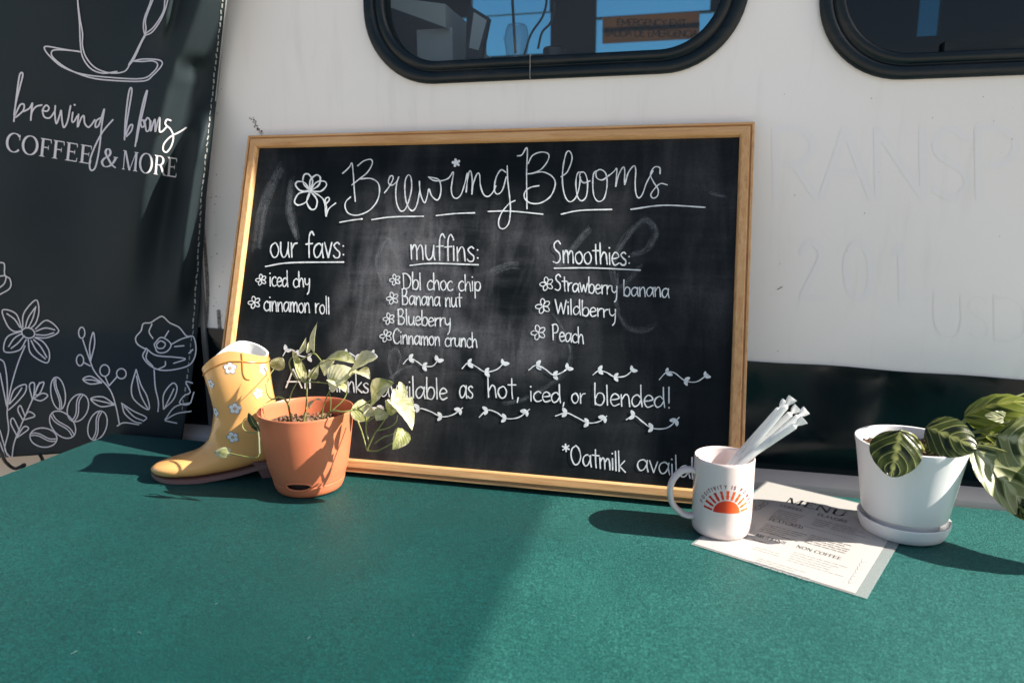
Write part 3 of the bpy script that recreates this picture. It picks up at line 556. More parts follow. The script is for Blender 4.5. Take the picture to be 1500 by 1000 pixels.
# ------------------------------------------------------------------ banner at the left
def lerp_tab(tab, y):
    if y <= tab[0][0]: return tab[0][1]
    for (a, b), (c_, d_) in zip(tab, tab[1:]):
        if y <= c_: return b + (d_ - b) * (y - a) / (c_ - a)
    return tab[-1][1]
XR = [(-260, 356), (0, 333), (130, 319), (290, 302), (380, 297), (480, 290), (560, 280), (620, 270), (670, 262)]
CRA = [(-260, 350), (0, 291), (130, 243), (280, 206), (420, 184), (560, 160)]
CRB = [(-260, 352), (0, 328), (60, 322), (150, 307), (250, 285), (350, 270), (450, 258), (560, 240)]
CRC = [(-260, 300), (0, 247), (80, 228), (160, 210)]
def gs(q, l, r): return math.exp(-(q / (l if q < 0 else r)) ** 2)
def sst(a, b, x): t_ = min(1, max(0, (x - a) / (b - a))); return t_ * t_ * (3 - 2 * t_)
def bulge(x, y):
    d_ = .082 * gs(x - lerp_tab(CRA, y), 62, 36) * (1 - sst(250, 500, y)) * (1 - .45 * gs(y - 100, 14, 16) * sst(255, 290, x))
    d_ += .062 * gs(x - lerp_tab(CRB, y), 20, 17) * sst(120, 230, y) * (1 - sst(360, 480, y))
    d_ += .040 * gs(x - lerp_tab(CRC, y), 30, 11) * (1 - sst(20, 90, y))
    d_ += .010 * math.sin(x * .021 + y * .006) * sst(250, 100, x) + .006 * noise.noise((x * .012, y * .006, 3))
    return d_
def ban(x, y, lift=0.0): return atY(x, y, WY - .020 - .066 * sst(470, 590, y) - bulge(x, y) - lift)
def yB(x): return lerp_tab([(-240, 700), (0, 670), (90, 664), (150, 655), (262, 676), (300, 676)], x)
bn = empty('banner', (-1.25, WY - .02, -.12), 'black vinyl banner printed with a cup and line flowers hung on the coach', 'banner')
mb = MB(); rows = []
for j in range(181):
    tv = j / 180; row = []
    for i in range(151):
        si = i / 150; si = si ** .8; y = -260 + tv * 930; xr = lerp_tab(XR, y); x = -240 + (xr + 240) * si; y2 = -260 + tv * (yB(x) + 260)
        row.append(tuple(ban(-240 + (lerp_tab(XR, y2) + 240) * si, y2)))
    rows.append(row)
mb.grid(rows); bo = mb.build('sheet', M['banner'], bn, angle=0)
so_ = bo.modifiers.new('thick', 'SOLIDIFY'); so_.thickness = .0012; so_.offset = 1
hm = Ink(lambda x, y, l: ban(x, y, l), .0012)
for i in range(70):
    y = -40 + i * 9.2; x = lerp_tab(XR, y)
    hm.line([(x - 7 + random.uniform(-1, 1), y), (x - 7.5 + random.uniform(-1, 1), y + 5.5)], random.uniform(1, 2.2), False)
hm.line([(lerp_tab(XR, y) - 1.2, y) for y in range(-60, 150, 8)], 2.0); hm.build('hem_stitching', M['hem'], bn)
ik = Ink(lambda x, y, l: ban(x, y, l), .0012, 4e-6)
def sc(pts, s, ox=0, oy=0): return [(a / s + ox, b / s + oy) for a, b in pts]
A_ = lambda p, wd=2.0, **k: ik.line(sc(p, 2.857), wd, **k)
for p in ([(325, -60), (325, 0), (335, 80), (345, 140), (345, 190), (360, 240), (400, 285), (460, 306), (520, 300), (545, 268)], [(322, -60), (326, 20), (333, 100), (336, 180), (346, 240), (380, 288), (430, 307), (490, 300)],
          [(335, 218), (260, 206), (195, 195), (187, 208), (212, 240), (260, 280), (340, 310), (450, 324), (590, 330), (640, 304), (660, 272), (640, 256), (600, 258), (555, 257)], [(330, 215), (240, 209), (215, 220), (228, 248), (290, 292), (380, 326), (480, 338), (600, 340), (640, 316), (678, 272), (665, 252), (600, 248), (560, 256)],
          [(605, 150), (640, 132), (680, 70), (702, 0), (706, -60)], [(608, 142), (645, 112), (683, 50), (690, 0), (694, -60)], [(640, -60), (632, 0), (618, 40), (605, 75), (600, 110), (606, 146), (611, 120), (610, 80), (640, 0)]): A_(p)
A_([(540, 272), (560, 240), (590, 180), (606, 150)], 3.2); A_([(546, 268), (566, 236), (600, 160)], 2.4)
B_ = lambda p, wd=2.4: ik.line(sc(p, 3.704), wd)
for p in ([(75, 660), (85, 560), (104, 420), (117, 395), (123, 412), (106, 480), (86, 560), (78, 630), (108, 572), (130, 568), (126, 600), (92, 632), (78, 640)], [(128, 606), (160, 588), (176, 560), (171, 600), (167, 656), (173, 610), (195, 580), (228, 570)],
          [(228, 600), (255, 604), (266, 586), (250, 572), (232, 598), (240, 634), (270, 640), (298, 604)], [(300, 574), (298, 620), (306, 672), (325, 622), (332, 600), (336, 650), (346, 692), (366, 660), (380, 590), (383, 574)],
          [(395, 610), (390, 655), (400, 662), (420, 630)], [(426, 620), (421, 690), (440, 642), (455, 630), (460, 670), (480, 691), (500, 672), (515, 650)], [(545, 640), (522, 658), (518, 690), (536, 680), (556, 620), (566, 595), (552, 680), (540, 800), (520, 900), (500, 925), (487, 910), (490, 862), (520, 784), (560, 712), (613, 650)]): B_(p)
ik.dot(405 / 3.704, 570 / 3.704, 1.6)
C_ = lambda p, wd=2.4: ik.line(sc(p, 3.704, 150, 0), wd)
for p in ([(120, 760), (125, 650), (140, 520), (152, 478), (160, 492), (150, 560), (135, 650), (124, 735), (148, 684), (164, 680), (156, 712), (130, 742)], [(178, 795), (195, 680), (225, 540), (244, 492), (226, 580), (200, 690), (184, 772)], [(205, 660), (214, 690), (228, 680), (220, 652), (205, 662)],
          [(230, 652), (238, 710), (255, 702), (258, 656), (245, 640), (234, 656)], [(262, 655), (262, 712), (275, 670), (286, 650), (287, 716), (300, 664), (312, 640), (310, 710), (325, 713), (348, 690)], [(372, 655), (350, 650), (342, 675), (370, 702), (385, 742), (375, 790), (350, 825), (330, 815), (335, 780), (370, 742), (420, 716), (455, 693)]): C_(p)
s_ = 2.857
serif(ik, 'COFFEE', (20 / s_, 630 / s_), (386 / s_, 689 / s_), 76 / s_, (.10, -1)); serif(ik, '&', (418 / s_, 694 / s_), (490 / s_, 704 / s_), 76 / s_, (.10, -1)); serif(ik, 'MORE', (506 / s_, 708 / s_), (742 / s_, 744 / s_), 80 / s_, (.08, -1))
D_ = lambda p, wd=1.7, **k: ik.line(sc(p, 2.857, 0, 350), wd, **k)
for p in ([(95, 370), (100, 310), (150, 255), (163, 300), (150, 350), (127, 375)], [(105, 374), (118, 330), (146, 288)], [(118, 372), (138, 330), (150, 282)], [(148, 376), (196, 340), (246, 384), (200, 412), (148, 412)], [(150, 386), (190, 372), (230, 380)], [(150, 400), (190, 402), (226, 392)],
          [(118, 420), (130, 480), (196, 518), (206, 472), (180, 430), (145, 412)], [(130, 424), (152, 465), (190, 502)], [(140, 420), (170, 450), (196, 495)], [(90, 386), (30, 410), (18, 470), (80, 465), (110, 420)], [(94, 394), (60, 415), (36, 450)], [(102, 404), (75, 435), (46, 458)],
          [(92, 378), (66, 312), (10, 298), (30, 360), (58, 386), (90, 384)], [(84, 370), (60, 335), (28, 312)], [(105, 446), (75, 520), (46, 620), (30, 720), (36, 800), (20, 876), (42, 912)], [(38, 690), (60, 630), (106, 608), (106, 640), (72, 682), (36, 715)], [(40, 690), (70, 655), (92, 622)], [(-6, 500), (18, 520), (30, 600), (30, 690)], [(0, 560), (16, 640), (28, 700)],
          [(0, 98), (18, 105), (20, 150), (42, 168), (42, 205), (0, 232)], [(-2, 155), (24, 156), (18, 186), (-4, 205)], [(50, 912), (60, 850), (92, 770), (132, 680), (166, 600)], [(136, 672), (123, 612), (144, 604), (141, 664)], [(146, 650), (160, 610), (184, 600), (166, 646), (146, 652)], [(140, 667), (178, 645), (200, 656), (172, 676), (140, 668)],
          [(95, 756), (75, 716), (86, 697), (105, 742)], [(100, 751), (120, 722), (146, 740), (100, 756)], [(75, 830), (45, 770), (56, 750), (82, 802)], [(70, 830), (100, 785), (119, 795), (70, 831)], [(0, 800), (14, 850), (30, 905)], [(0, 850), (12, 885), (20, 912)],
          [(500, 775), (485, 700), (460, 630), (400, 560), (377, 510), (346, 420)], [(350, 516), (378, 531)], [(440, 576), (455, 612)], [(490, 576), (456, 614)], [(380, 510), (375, 450), (390, 390), (396, 440), (380, 506)], [(426, 600), (380, 574), (347, 586), (376, 606), (426, 601)], [(352, 588), (390, 590), (420, 600)], [(480, 692), (430, 660), (380, 668), (420, 700), (481, 693)], [(384, 670), (430, 680), (478, 692)],
          [(612, 462), (576, 440), (568, 412), (590, 384), (600, 354), (630, 350), (655, 334), (680, 324), (710, 350), (750, 370), (780, 405), (810, 410), (820, 468), (800, 520), (750, 542), (680, 549), (632, 532), (598, 492), (610, 462)], [(645, 440), (672, 412), (702, 424), (716, 446), (695, 472), (660, 473), (645, 441)], [(655, 440), (672, 426), (692, 438), (682, 456), (660, 456), (655, 441)],
          [(610, 456), (652, 486), (730, 494), (776, 502), (726, 520)], [(718, 440), (760, 418), (802, 406)], [(640, 416), (624, 388), (636, 356)], [(730, 450), (770, 446)], [(618, 466), (612, 500), (640, 532)], [(690, 410), (706, 384)], [(808, 462), (790, 478)], [(660, 545), (690, 530), (692, 512)], [(645, 546), (650, 620), (663, 680), (661, 722)],
          [(570, 545), (550, 620), (562, 672), (622, 714), (616, 660), (590, 610), (570, 546)], [(571, 572), (588, 650), (620, 712)], [(684, 712), (685, 650), (722, 603), (741, 622), (726, 670), (684, 712)], [(690, 704), (712, 660), (728, 626)], [(508, 686), (560, 720), (612, 745), (600, 762)], [(510, 688), (522, 730), (560, 762), (592, 770)], [(520, 700), (560, 742), (600, 760)], [(490, 782), (520, 768), (582, 776)],
          [(806, 602), (778, 598), (796, 640), (770, 656), (752, 686), (792, 690), (812, 640)], [(690, 756), (732, 702), (800, 684)], [(690, 757), (740, 730), (800, 720)], [(692, 760), (740, 770)]): D_(p, 1.8)
ik.ell(118 / s_, 350 + 393 / s_, 9.6, 7.4, 15, 1.8)
for x, y, rx, ry in ((342, 392, 13, 23), (335, 507, 15, 23), (438, 550, 20, 24), (508, 563, 20, 21)): ik.ell(x / s_, 350 + y / s_, rx / s_, ry / s_, 0, 1.7)
for x, y, rx, ry, ro in ((243, 645, 30, 68, -8), (326, 706, 42, 60, 22), (262, 776, 44, 66, -42), (182, 830, 57, 40, 8), (408, 780, 38, 63, 18)):
    ik.ell(x / s_, 350 + y / s_, rx / s_, ry / s_, ro, 1.7)
    for off in (-.16, .08):
        cs, sn = math.cos(R(ro)), math.sin(R(ro)); L_ = []
        vert = ry > rx
        for i in range(7):
            t_ = -1 + i / 3; aa = (rx if vert else ry) * (off + .2 * math.sin(t_ * 2.6)); bb = (ry if vert else rx) * t_ * .92
            px, py = (aa, bb) if vert else (bb, aa); L_.append((x / s_ + (px * cs - py * sn) / s_, 350 + y / s_ + (px * sn + py * cs) / s_))
        ik.line(L_, 1.6)
ik.build('printed_drawing', M['print'], bn)
mb = MB(); L = [ban(x, y, .012 + .01 * math.sin(x)) for x, y in ((2, 662), (8, 676), (22, 686), (36, 680), (30, 690), (24, 694), (48, 688), (62, 676), (58, 664))]
mb.tube(catmull(L), .0035, 8); mb.build('tie_strap', M['black_plastic'], bn)
#@@CHALKBOARD

# ------------------------------------------------------------------ chalkboard leaning on the coach
LEAN = R(18.1); BN = Vector((0, -math.cos(LEAN), math.sin(LEAN))); BU = Vector((0, math.sin(LEAN), math.cos(LEAN)))
B0 = Vector((-.817, 1.0473, .0075)); BW, BH = .915, .606
def bpt(u_, v_, d_=0): return B0 + Vector((u_, 0, 0)) + BU * v_ + BN * d_
cb = empty('chalkboard', (-.36, 1.06, 0), 'oak framed black chalkboard with handwritten white menu leaning on the coach', 'chalkboard')
FW = .0225
prof = [(0, -.014), (0, -.0035), (.0015, -.0005), (.0035, .001), (.014, .001), (.0155, -.0005), (.0163, -.0045), (.0178, -.0045), (.0186, -.0012), (.0215, -.0010), (.0225, -.002), (.0225, -.020), (0, -.020)]   # (outward from the opening, height)
def rail(a, b, name, m):
    """mitred rail between outer corners a and b, running counter-clockwise"""
    A, Bc = Vector(a), Vector(b); t = (Bc - A).normalized(); nin = Vector((-t.y, t.x)); mb = MB(); rows = []
    L = (Bc - A).length
    N = 40
    for i in range(N + 1):
        row = []
        for o_, h in prof:
            ins = FW - o_; s0 = ins + .0002; s1 = L - ins - .0002; p = A + t * (s0 + (s1 - s0) * i / N) + nin * ins
            wob = .00035 * noise.noise((i * .35, o_ * 90, a[0] * 3 + a[1]))
            row.append(bpt(p.x, p.y, h + wob))
        rows.append(row)
    mb.grid(rows, True); mb.cap(rows[0], True); mb.cap(rows[-1]); return mb.build(name, m, cb, angle=28)
rail((0, 0), (BW, 0), 'frame_rail', M['wood_x']); rail((BW, 0), (BW, BH), 'frame_rail', M['wood_z'])
rail((BW, BH), (0, BH), 'frame_rail', M['wood_x']); rail((0, BH), (0, 0), 'frame_rail', M['wood_z'])
mb = MB(); i_ = FW - .003; q = [(i_, i_), (BW - i_, i_), (BW - i_, BH - i_), (i_, BH - i_)]
fr = [bpt(a, b, -.009) for a, b in q]; bk = [bpt(a, b, -.015) for a, b in q]
mb.add([tuple(p) for p in fr + bk], [(0, 1, 2, 3), (7, 6, 5, 4)] + [(i, (i + 1) % 4, 4 + (i + 1) % 4, 4 + i) for i in range(4)])
mb.build('writing_panel', M['board'], cb, smooth=False)
BP = bpt(0, 0, -.009)
def onB(x, y, l=0): p = hit(x, y, BN, BP); return p + BN * l
sm = Ink(onB, .0002, 1e-6, 100)
for p, wd in (([(938, 388), (906, 420), (898, 384), (918, 344), (944, 322), (960, 338), (948, 362), (924, 372)], 8), ([(820, 384), (842, 356), (862, 332)], 9), ([(905, 400), (903, 440), (916, 474), (942, 484), (960, 474)], 6),
              ([(576, 560), (570, 536), (572, 516), (580, 511), (586, 524), (580, 548), (572, 552), (590, 540), (606, 536)], 4), ([(560, 420), (552, 380), (568, 350), (580, 372)], 6), ([(800, 566), (826, 548), (836, 520), (828, 490), (812, 460)], 5), ([(736, 592), (770, 584), (802, 566)], 4),
              ([(720, 398), (744, 388), (760, 386)], 10), ([(415, 245), (390, 300), (380, 360)], 16), ([(430, 270), (426, 310), (436, 350)], 18), ([(500, 575), (560, 571), (660, 582)], 2.4), ([(360, 236), (352, 330), (346, 430)], 5), ([(1040, 284), (1062, 290)], 8)):
    for _ in range(6):
        o_ = Vector((random.gauss(0, wd * .28), random.gauss(0, wd * .28))); sm.line([(a + o_.x + random.gauss(0, 1.2), b + o_.y + random.gauss(0, 1.2)) for a, b in p], wd * random.uniform(.25, .7), taper=True)
sm.build('erased_smears', M['smear'], cb)
ik = Ink(onB, .0006, 2.5e-6, 300, .11)
c3 = lambda p, wd=1.95, **k: ik.line(sc(p, 3.5725, 350, 170), wd, **k)
c4 = lambda p, wd=1.95, **k: ik.line(sc(p, 3.5725, 720, 170), wd, **k)
for p in ([(543, 301), (562, 285), (580, 266), (592, 247), (599, 300), (604, 380), (610, 448)], [(622, 262), (655, 236), (690, 228), (699, 250), (674, 295), (632, 330), (592, 362)], [(636, 330), (690, 328), (728, 350), (737, 395), (722, 450), (680, 497), (620, 520), (575, 510), (557, 478), (562, 448), (586, 424)],
          [(762, 404), (784, 376), (806, 336), (806, 316), (792, 318), (783, 348), (800, 364), (826, 346), (838, 318), (828, 350), (822, 400), (828, 460), (848, 498), (872, 488), (892, 440), (905, 380), (901, 322), (886, 311), (872, 340), (870, 400), (880, 460), (902, 495), (922, 486), (936, 450), (946, 396)],
          [(945, 342), (949, 400), (962, 440), (974, 454), (986, 420), (995, 382), (1008, 416), (1034, 440), (1050, 428), (1058, 390), (1054, 350), (1040, 330), (992, 320)], [(996, 324), (1020, 338), (1060, 340), (1098, 326), (1123, 295), (1112, 380), (1120, 420), (1140, 432), (1164, 410), (1184, 350), (1196, 300)],
          [(1190, 400), (1196, 340), (1206, 292), (1216, 296), (1222, 340), (1220, 412), (1226, 360), (1246, 306), (1260, 308), (1265, 366), (1282, 412), (1306, 422), (1330, 400), (1346, 366)], [(1398, 296), (1372, 284), (1346, 326), (1338, 388), (1354, 410), (1380, 388), (1400, 320)]): c3(p)
for p in ([(83, 262), (86, 340), (96, 430), (100, 500), (90, 562), (65, 590), (42, 582), (38, 547), (56, 503), (92, 460), (124, 443)], [(135, 210), (160, 204), (187, 170), (184, 300), (186, 487)], [(192, 250), (215, 208), (260, 190), (298, 200), (295, 235), (260, 280), (215, 300), (190, 304)],
          [(212, 302), (270, 294), (320, 320), (334, 360), (310, 420), (260, 455), (210, 458), (180, 440), (171, 415), (182, 390), (210, 373), (250, 366)], [(364, 320), (398, 292), (422, 225), (410, 187), (391, 197), (375, 270), (372, 350), (385, 420), (410, 450), (440, 430), (458, 380), (466, 320)],
          [(476, 296), (452, 300), (442, 350), (450, 420), (472, 445), (497, 420), (503, 350), (490, 302), (468, 296), (462, 324), (482, 350), (516, 340)], [(562, 283), (536, 300), (530, 360), (537, 420), (560, 448), (590, 430), (605, 360), (598, 302), (570, 281), (548, 295), (552, 326), (582, 335), (618, 308)],
          [(612, 316), (640, 292), (656, 280), (650, 372), (665, 310), (688, 270), (697, 284), (697, 362), (715, 300), (745, 262), (755, 285), (752, 350), (756, 405), (770, 430), (790, 410), (812, 350), (846, 288)], [(882, 304), (880, 272), (852, 270), (832, 308), (850, 350), (872, 386), (868, 420), (845, 431), (834, 412), (855, 380), (885, 355), (920, 362)]): c4(p)
c3([(1200, 0), (1200, 1)], .01)
for x, y, r in ((668.5, 239, 6),): 
    for k in range(5): a = R(90 + 72 * k + 12); ik.line([(x, y), (x + r * .85 * math.cos(a), y - r * .85 * math.sin(a))], 4.4, False)
for p in ([(498, 326), (515, 323), (530.5, 321)], [(544.5, 322), (574, 318), (620.7, 317)], [(639, 316), (668, 313), (695.7, 312)], [(715, 310), (748, 309.5), (795.6, 314)], [(822, 314), (850, 308.5), (896.4, 307)], [(924, 307), (972, 301), (1033, 304)]): ik.line(p, 2.1)
for p in ([(389, 390.5), (425, 385), (504, 384)], [(600.6, 389), (633, 386), (701, 388)], [(812, 393), (868, 392.6), (938, 395.8)]): ik.line(p, 2.1)
def petals(cx, cy, tips, wd, wfac=.34):
    for tx, ty in tips:
        dx, dy = tx - cx, ty - cy; px, py = -dy * wfac, dx * wfac
        ik.line([(cx, cy), (cx + dx * .5 + px * .8, cy + dy * .5 + py * .8), (cx + dx * .9 + px * .5, cy + dy * .9 + py * .5), (tx, ty), (cx + dx * .9 - px * .5, cy + dy * .9 - py * .5), (cx + dx * .5 - px * .8, cy + dy * .5 - py * .8), (cx, cy)], wd)
petals(454.7, 280, sc([(352, 304), (418, 312), (458, 352), (300, 352), (298, 460), (390, 490)], 3.5725, 350, 170), 2.4); ik.dot(454.7, 280, 3.6)
c3([(388, 398), (425, 420), (448, 450), (457, 527), (460, 480), (452, 440), (468, 426), (474, 440), (456, 462)]); c3([(457, 525), (472, 486), (508, 456)])
def bullet(x, y, r):
    petals(x, y, [(x + r * math.cos(R(a)), y + r * math.sin(R(a))) for a in (-100 + random.uniform(-9, 9), -35, 38, 110, 175)], 1.5, .36); ik.dot(x, y, 1.5)
for q in ((383, 410, 8), (373, 443, 9), (579, 410, 8), (575.5, 437, 9), (570, 467, 8.5), (565.7, 492, 9), (801, 416, 10), (795.6, 448.6, 11), (789, 487, 11)): bullet(*q)
W_ = lambda t_, x0, y0, x1, y1, h, wd=2.7, up=(-.02, -1): word(ik, t_, (x0, y0), (x1, y1), h, wd * .70, up=up)
W_('our favs:', 396, 377, 507, 378, 22, 3.0); W_('muffins:', 601, 380, 704, 383, 21, 3.0); W_('Smoothies:', 810, 385, 925, 389, 18, 3.0)
W_('iced chy', 395, 419, 455, 421, 13, 2.7); W_('cinnamon roll', 387, 455, 484, 460, 14)
W_('Dbl choc chip', 590, 423.5, 705, 427, 14); W_('Banana nut', 589, 446, 677, 450, 13); W_('Blueberry', 583, 475, 661, 479, 12.5); W_('Cinnamon crunch', 576, 503, 700, 509, 12.5)
W_('Strawberry', 813, 425, 905, 432.5, 13); W_('banana', 913, 433, 981, 436, 13.5); W_('Wildberry', 813, 459, 903, 466, 12.5); W_('Peach', 809, 498, 856, 503.5, 13)
W_('All', 419, 568, 459, 569, 15.5, 2.9); W_('drinks', 483, 573, 541, 575, 15, 2.9); W_('available', 557, 581, 656, 585, 17, 2.9); W_('as', 673, 582, 694, 583, 18, 2.9); W_('hot,', 714, 582, 763, 584, 18, 2.9); W_('iced,', 776, 587, 830, 591, 15, 2.9); W_('or', 837, 590, 858, 590.5, 15, 2.9); W_('blended!', 870, 593, 985, 597, 17, 2.9)
W_('Oatmilk', 836, 679, 917, 691, 16.5, 3.0); W_('available', 933, 688, 1050, 706, 17, 3.0)
for a in (0, 60, 120): dx, dy = 5.5 * math.cos(R(a + 25)), 5.5 * math.sin(R(a + 25)); ik.line([(829 - dx, 655.5 - dy), (829 + dx, 655.5 + dy)], 2.4, False)
def leafdab(x, y, ang, L):
    c_, s__ = math.cos(R(ang)), math.sin(R(ang)); P_ = []
    for i in range(10):
        a = 2 * math.pi * i / 10; lx = L * .5 + L * .5 * math.cos(a); ly = L * .27 * math.sin(a) * (1.15 - .35 * math.cos(a)); P_.append((x + lx * c_ - ly * s__, y + lx * s__ + ly * c_))
    ik.poly(P_)
def vine(pts, d=1):
    ik.line(pts, 1.8); p = catmull([Vector(q) for q in pts], 8)
    for f_, rev in ((.2, 1 if d < 0 else 0), (.6, 1 if d < 0 else 0), (.97, 1 if d < 0 else 0)):
        i = min(int(f_ * (len(p) - 1)), len(p) - 2); a = p[i]; t = math.degrees(math.atan2((p[i + 1] - p[i]).y, (p[i + 1] - p[i]).x))
        bk_ = 180 if d > 0 else 0
        leafdab(a.x, a.y, t + bk_ + 44, 9.5 + random.uniform(-1, 1)); leafdab(a.x, a.y, t + bk_ - 50, 8.5 + random.uniform(-1, 1))
for pts in ([(415, 521), (421, 512), (430, 513), (440, 521), (453, 523)], [(501, 522), (512, 517), (526, 524), (548, 518)], [(591, 533), (600, 524.5), (612, 530), (620, 535.5), (634, 536), (643, 526)], [(677, 540), (686, 531.5), (698, 537), (711, 544.5), (728, 541), (739.5, 530)],
            [(774.6, 542), (786, 534.5), (798, 540), (811, 549), (824, 545), (833, 538)], [(868.5, 549), (877, 543), (888, 545), (900, 551.5), (916, 550.5), (928.7, 540)], [(965.6, 556), (976, 545.5), (988, 546), (1003, 557), (1020, 559), (1037, 548)]): vine(pts, -1)
for pts in ([(538, 598), (552, 601), (562, 596)], [(602.6, 605.5), (614, 598), (630, 602), (647, 610), (664, 607), (678, 597)], [(702, 611), (714, 600.5), (728, 604), (741, 612.5), (760, 611), (776, 599)], [(813.8, 609), (830, 604.5), (845, 611), (862, 619), (878, 617), (889, 609)], [(917.5, 614.5), (929, 608.5), (942, 618), (956, 627), (978, 626), (995, 611)]): vine(pts, 1)
ik.build('chalk_writing', M['chalk'], cb)

# ------------------------------------------------------------------ yellow cowboy rain boot
boot = empty('cowboy_boot', (-.72, 1.016, 0), 'yellow rubber cowboy boot with white flower prints beside the orange pot', 'boot')
BYC = .985
# stations along the boot: (front x, z), (back x, z), half width, sideways lean of the foot towards the viewer
ST = [((-.744, .196), (-.637, .206), .046), ((-.741, .185), (-.637, .196), .0455), ((-.737, .165), (-.636, .172), .045), ((-.732, .138), (-.633, .140), .043), ((-.729, .112), (-.627, .108), .040), ((-.733, .092), (-.616, .080), .040), ((-.739, .075), (-.606, .050), .037),
      ((-.748, .063), (-.612, .030), .035), ((-.762, .0525), (-.650, .024), .0335), ((-.782, .0445), (-.698, .013), .035), ((-.806, .039), (-.748, .007), .0375), ((-.830, .0345), (-.795, .006), .037), ((-.850, .0305), (-.828, .0065), .032), ((-.866, .0265), (-.852, .008), .023), ((-.8755, .022), (-.868, .0105), .0125), ((-.879, .018), (-.878, .014), .003)]
BPX, BPY, BCA, BSA = -.720, 1.016, math.cos(R(23)), math.sin(R(23))
def bxy(x, y): dx = (x + .688) * (.71 if x < -.735 else 1) + (-.047 * .29 if x < -.735 else 0); dy = y - BYC; return (BPX + dx * BCA - dy * BSA, BPY + dx * BSA + dy * BCA)
def bring(st, shrink=0.0, n=56, scal=0.0):
    (fx, fz), (bx_, bz), hw = st; out = []
    for k in range(n):
        a = 2 * math.pi * k / n; c_, s__ = math.cos(a), math.sin(a)
        e = .85; cc = math.copysign(abs(c_) ** e, c_); ss = math.copysign(abs(s__) ** e, s__)
        mx, mz = (fx + bx_) / 2, (fz + bz) / 2; hx, hz = (fx - bx_) / 2, (fz - bz) / 2; L = math.hypot(hx, hz); k_ = (L - shrink) / L
        x, z = mx + hx * cc * k_, mz + hz * cc * k_; y = BYC + (hw - shrink) * ss
        z += scal * (.022 * (1 - abs(c_) ** 1.35) - .012 * max(0, c_) ** 2)
        dx = (x + .688) * (.71 if x < -.735 else 1) + (-.047 * .29 if x < -.735 else 0); dy = y - BYC      # toe turned towards the viewer
        out.append((BPX + dx * BCA - dy * BSA, BPY + dx * BSA + dy * BCA, z))
    return out
mb = MB(); rings = []
for i in range(len(ST) - 1):
    for t_ in (0, .25, .5, .75):
        a = [[ST[max(i - 1, 0)], ST[i], ST[i + 1], ST[min(i + 2, len(ST) - 1)]][k] for k in range(4)]
        fl = [[q[0][0], q[0][1], q[1][0], q[1][1], q[2]] for q in a]
        v_ = [.5 * (2 * fl[1][j] + (fl[2][j] - fl[0][j]) * t_ + (2 * fl[0][j] - 5 * fl[1][j] + 4 * fl[2][j] - fl[3][j]) * t_ ** 2 + (3 * fl[1][j] - fl[0][j] - 3 * fl[2][j] + fl[3][j]) * t_ ** 3) for j in range(5)]
        dep = i + t_; rings.append(bring(((v_[0], v_[1]), (v_[2], v_[3]), v_[4]), 0, 56, max(0, 1 - dep / 2.2)))
rings.append(bring(ST[-1])); mb.grid(rings, True); mb.cap(rings[-1])
bv = [Vector(p) for p in mb.v]; bvh = BVHTree.FromPolygons(bv, mb.f)
upper = mb.build('upper', M['yellow'], boot, angle=0)
mb = MB(); mb.grid([rings[0], bring(ST[0], .0012, 56, 1.02), bring(ST[0], .0032, 56, .99), bring(ST[2], .0034), bring(ST[3], .0034), bring(ST[4], .0034)], True); mb.cap(bring(ST[4], .0034)); mb.build('lining', M['lining'], boot, angle=50)
mb = MB(); r0 = [Vector(p) + (Vector(p) - Vector((BPX, BPY, p[2]))).normalized() * .0006 for p in bring(ST[1], 0, 56, .72)]; mb.tube(r0 + r0[:1], .0011, 6, False); mb.build('rim_piping', M['yellow_trim'], boot)
# sole: follows the lower edge of the foot; stacked heel at the back
mb = MB(); low = []; 
for i in range(30, len(rings) - 1):
    r_ = rings[i]; low.append((r_[18], r_[19], r_[28], r_[37], r_[38]))
top = [[Vector(p) for p in q] for q in low]
rows = []
for q in top:
    zb = max(0.0004, q[2].z - .006); zt = q[2].z + .0012; side = Vector((-BSA, BCA, 0)); m_ = q[2]
    hw = max(max((p - m_).dot(side) for p in q), .002) + .0022
    rows.append([(m_.x - side.x * hw, m_.y - side.y * hw, zt), (m_.x - side.x * hw, m_.y - side.y * hw, zb), (m_.x + side.x * hw, m_.y + side.y * hw, zb), (m_.x + side.x * hw, m_.y + side.y * hw, zt)])
mb.grid(rows, True); mb.cap(rows[0], True); mb.cap(rows[-1]); so2 = mb.build('sole', M['sole'], boot, angle=40)
mb = MB(); hr = []
for z, xf, xb, hw in ((.030, -.668, -.602, .033), (.018, -.661, -.604, .031), (.0035, -.655, -.606, .029), (.0005, -.655, -.607, .0285)):
    rr = [(xf, BYC - hw, z)] + [((xf + xb) / 2 + .004 + (xb - (xf + xb) / 2) * math.cos(R(a)), BYC + hw * math.sin(R(a)), z) for a in range(-90, 91, 15)] + [(xf, BYC + hw, z)]
    hr.append([(*bxy(a, b), c_) for a, b, c_ in rr])
mb.grid(hr, True); mb.cap(hr[0]); mb.cap(hr[-1], True); mb.build('heel', M['sole'], boot, angle=30)
def onboot(x, y, l=0):
    d_ = ray(x, y).normalized(); h_, n_, _, _ = bvh.ray_cast(CAM, d_)
    if h_ is None: return None
    if n_.dot(d_) > 0: n_ = -n_
    return h_ + n_ * l, n_
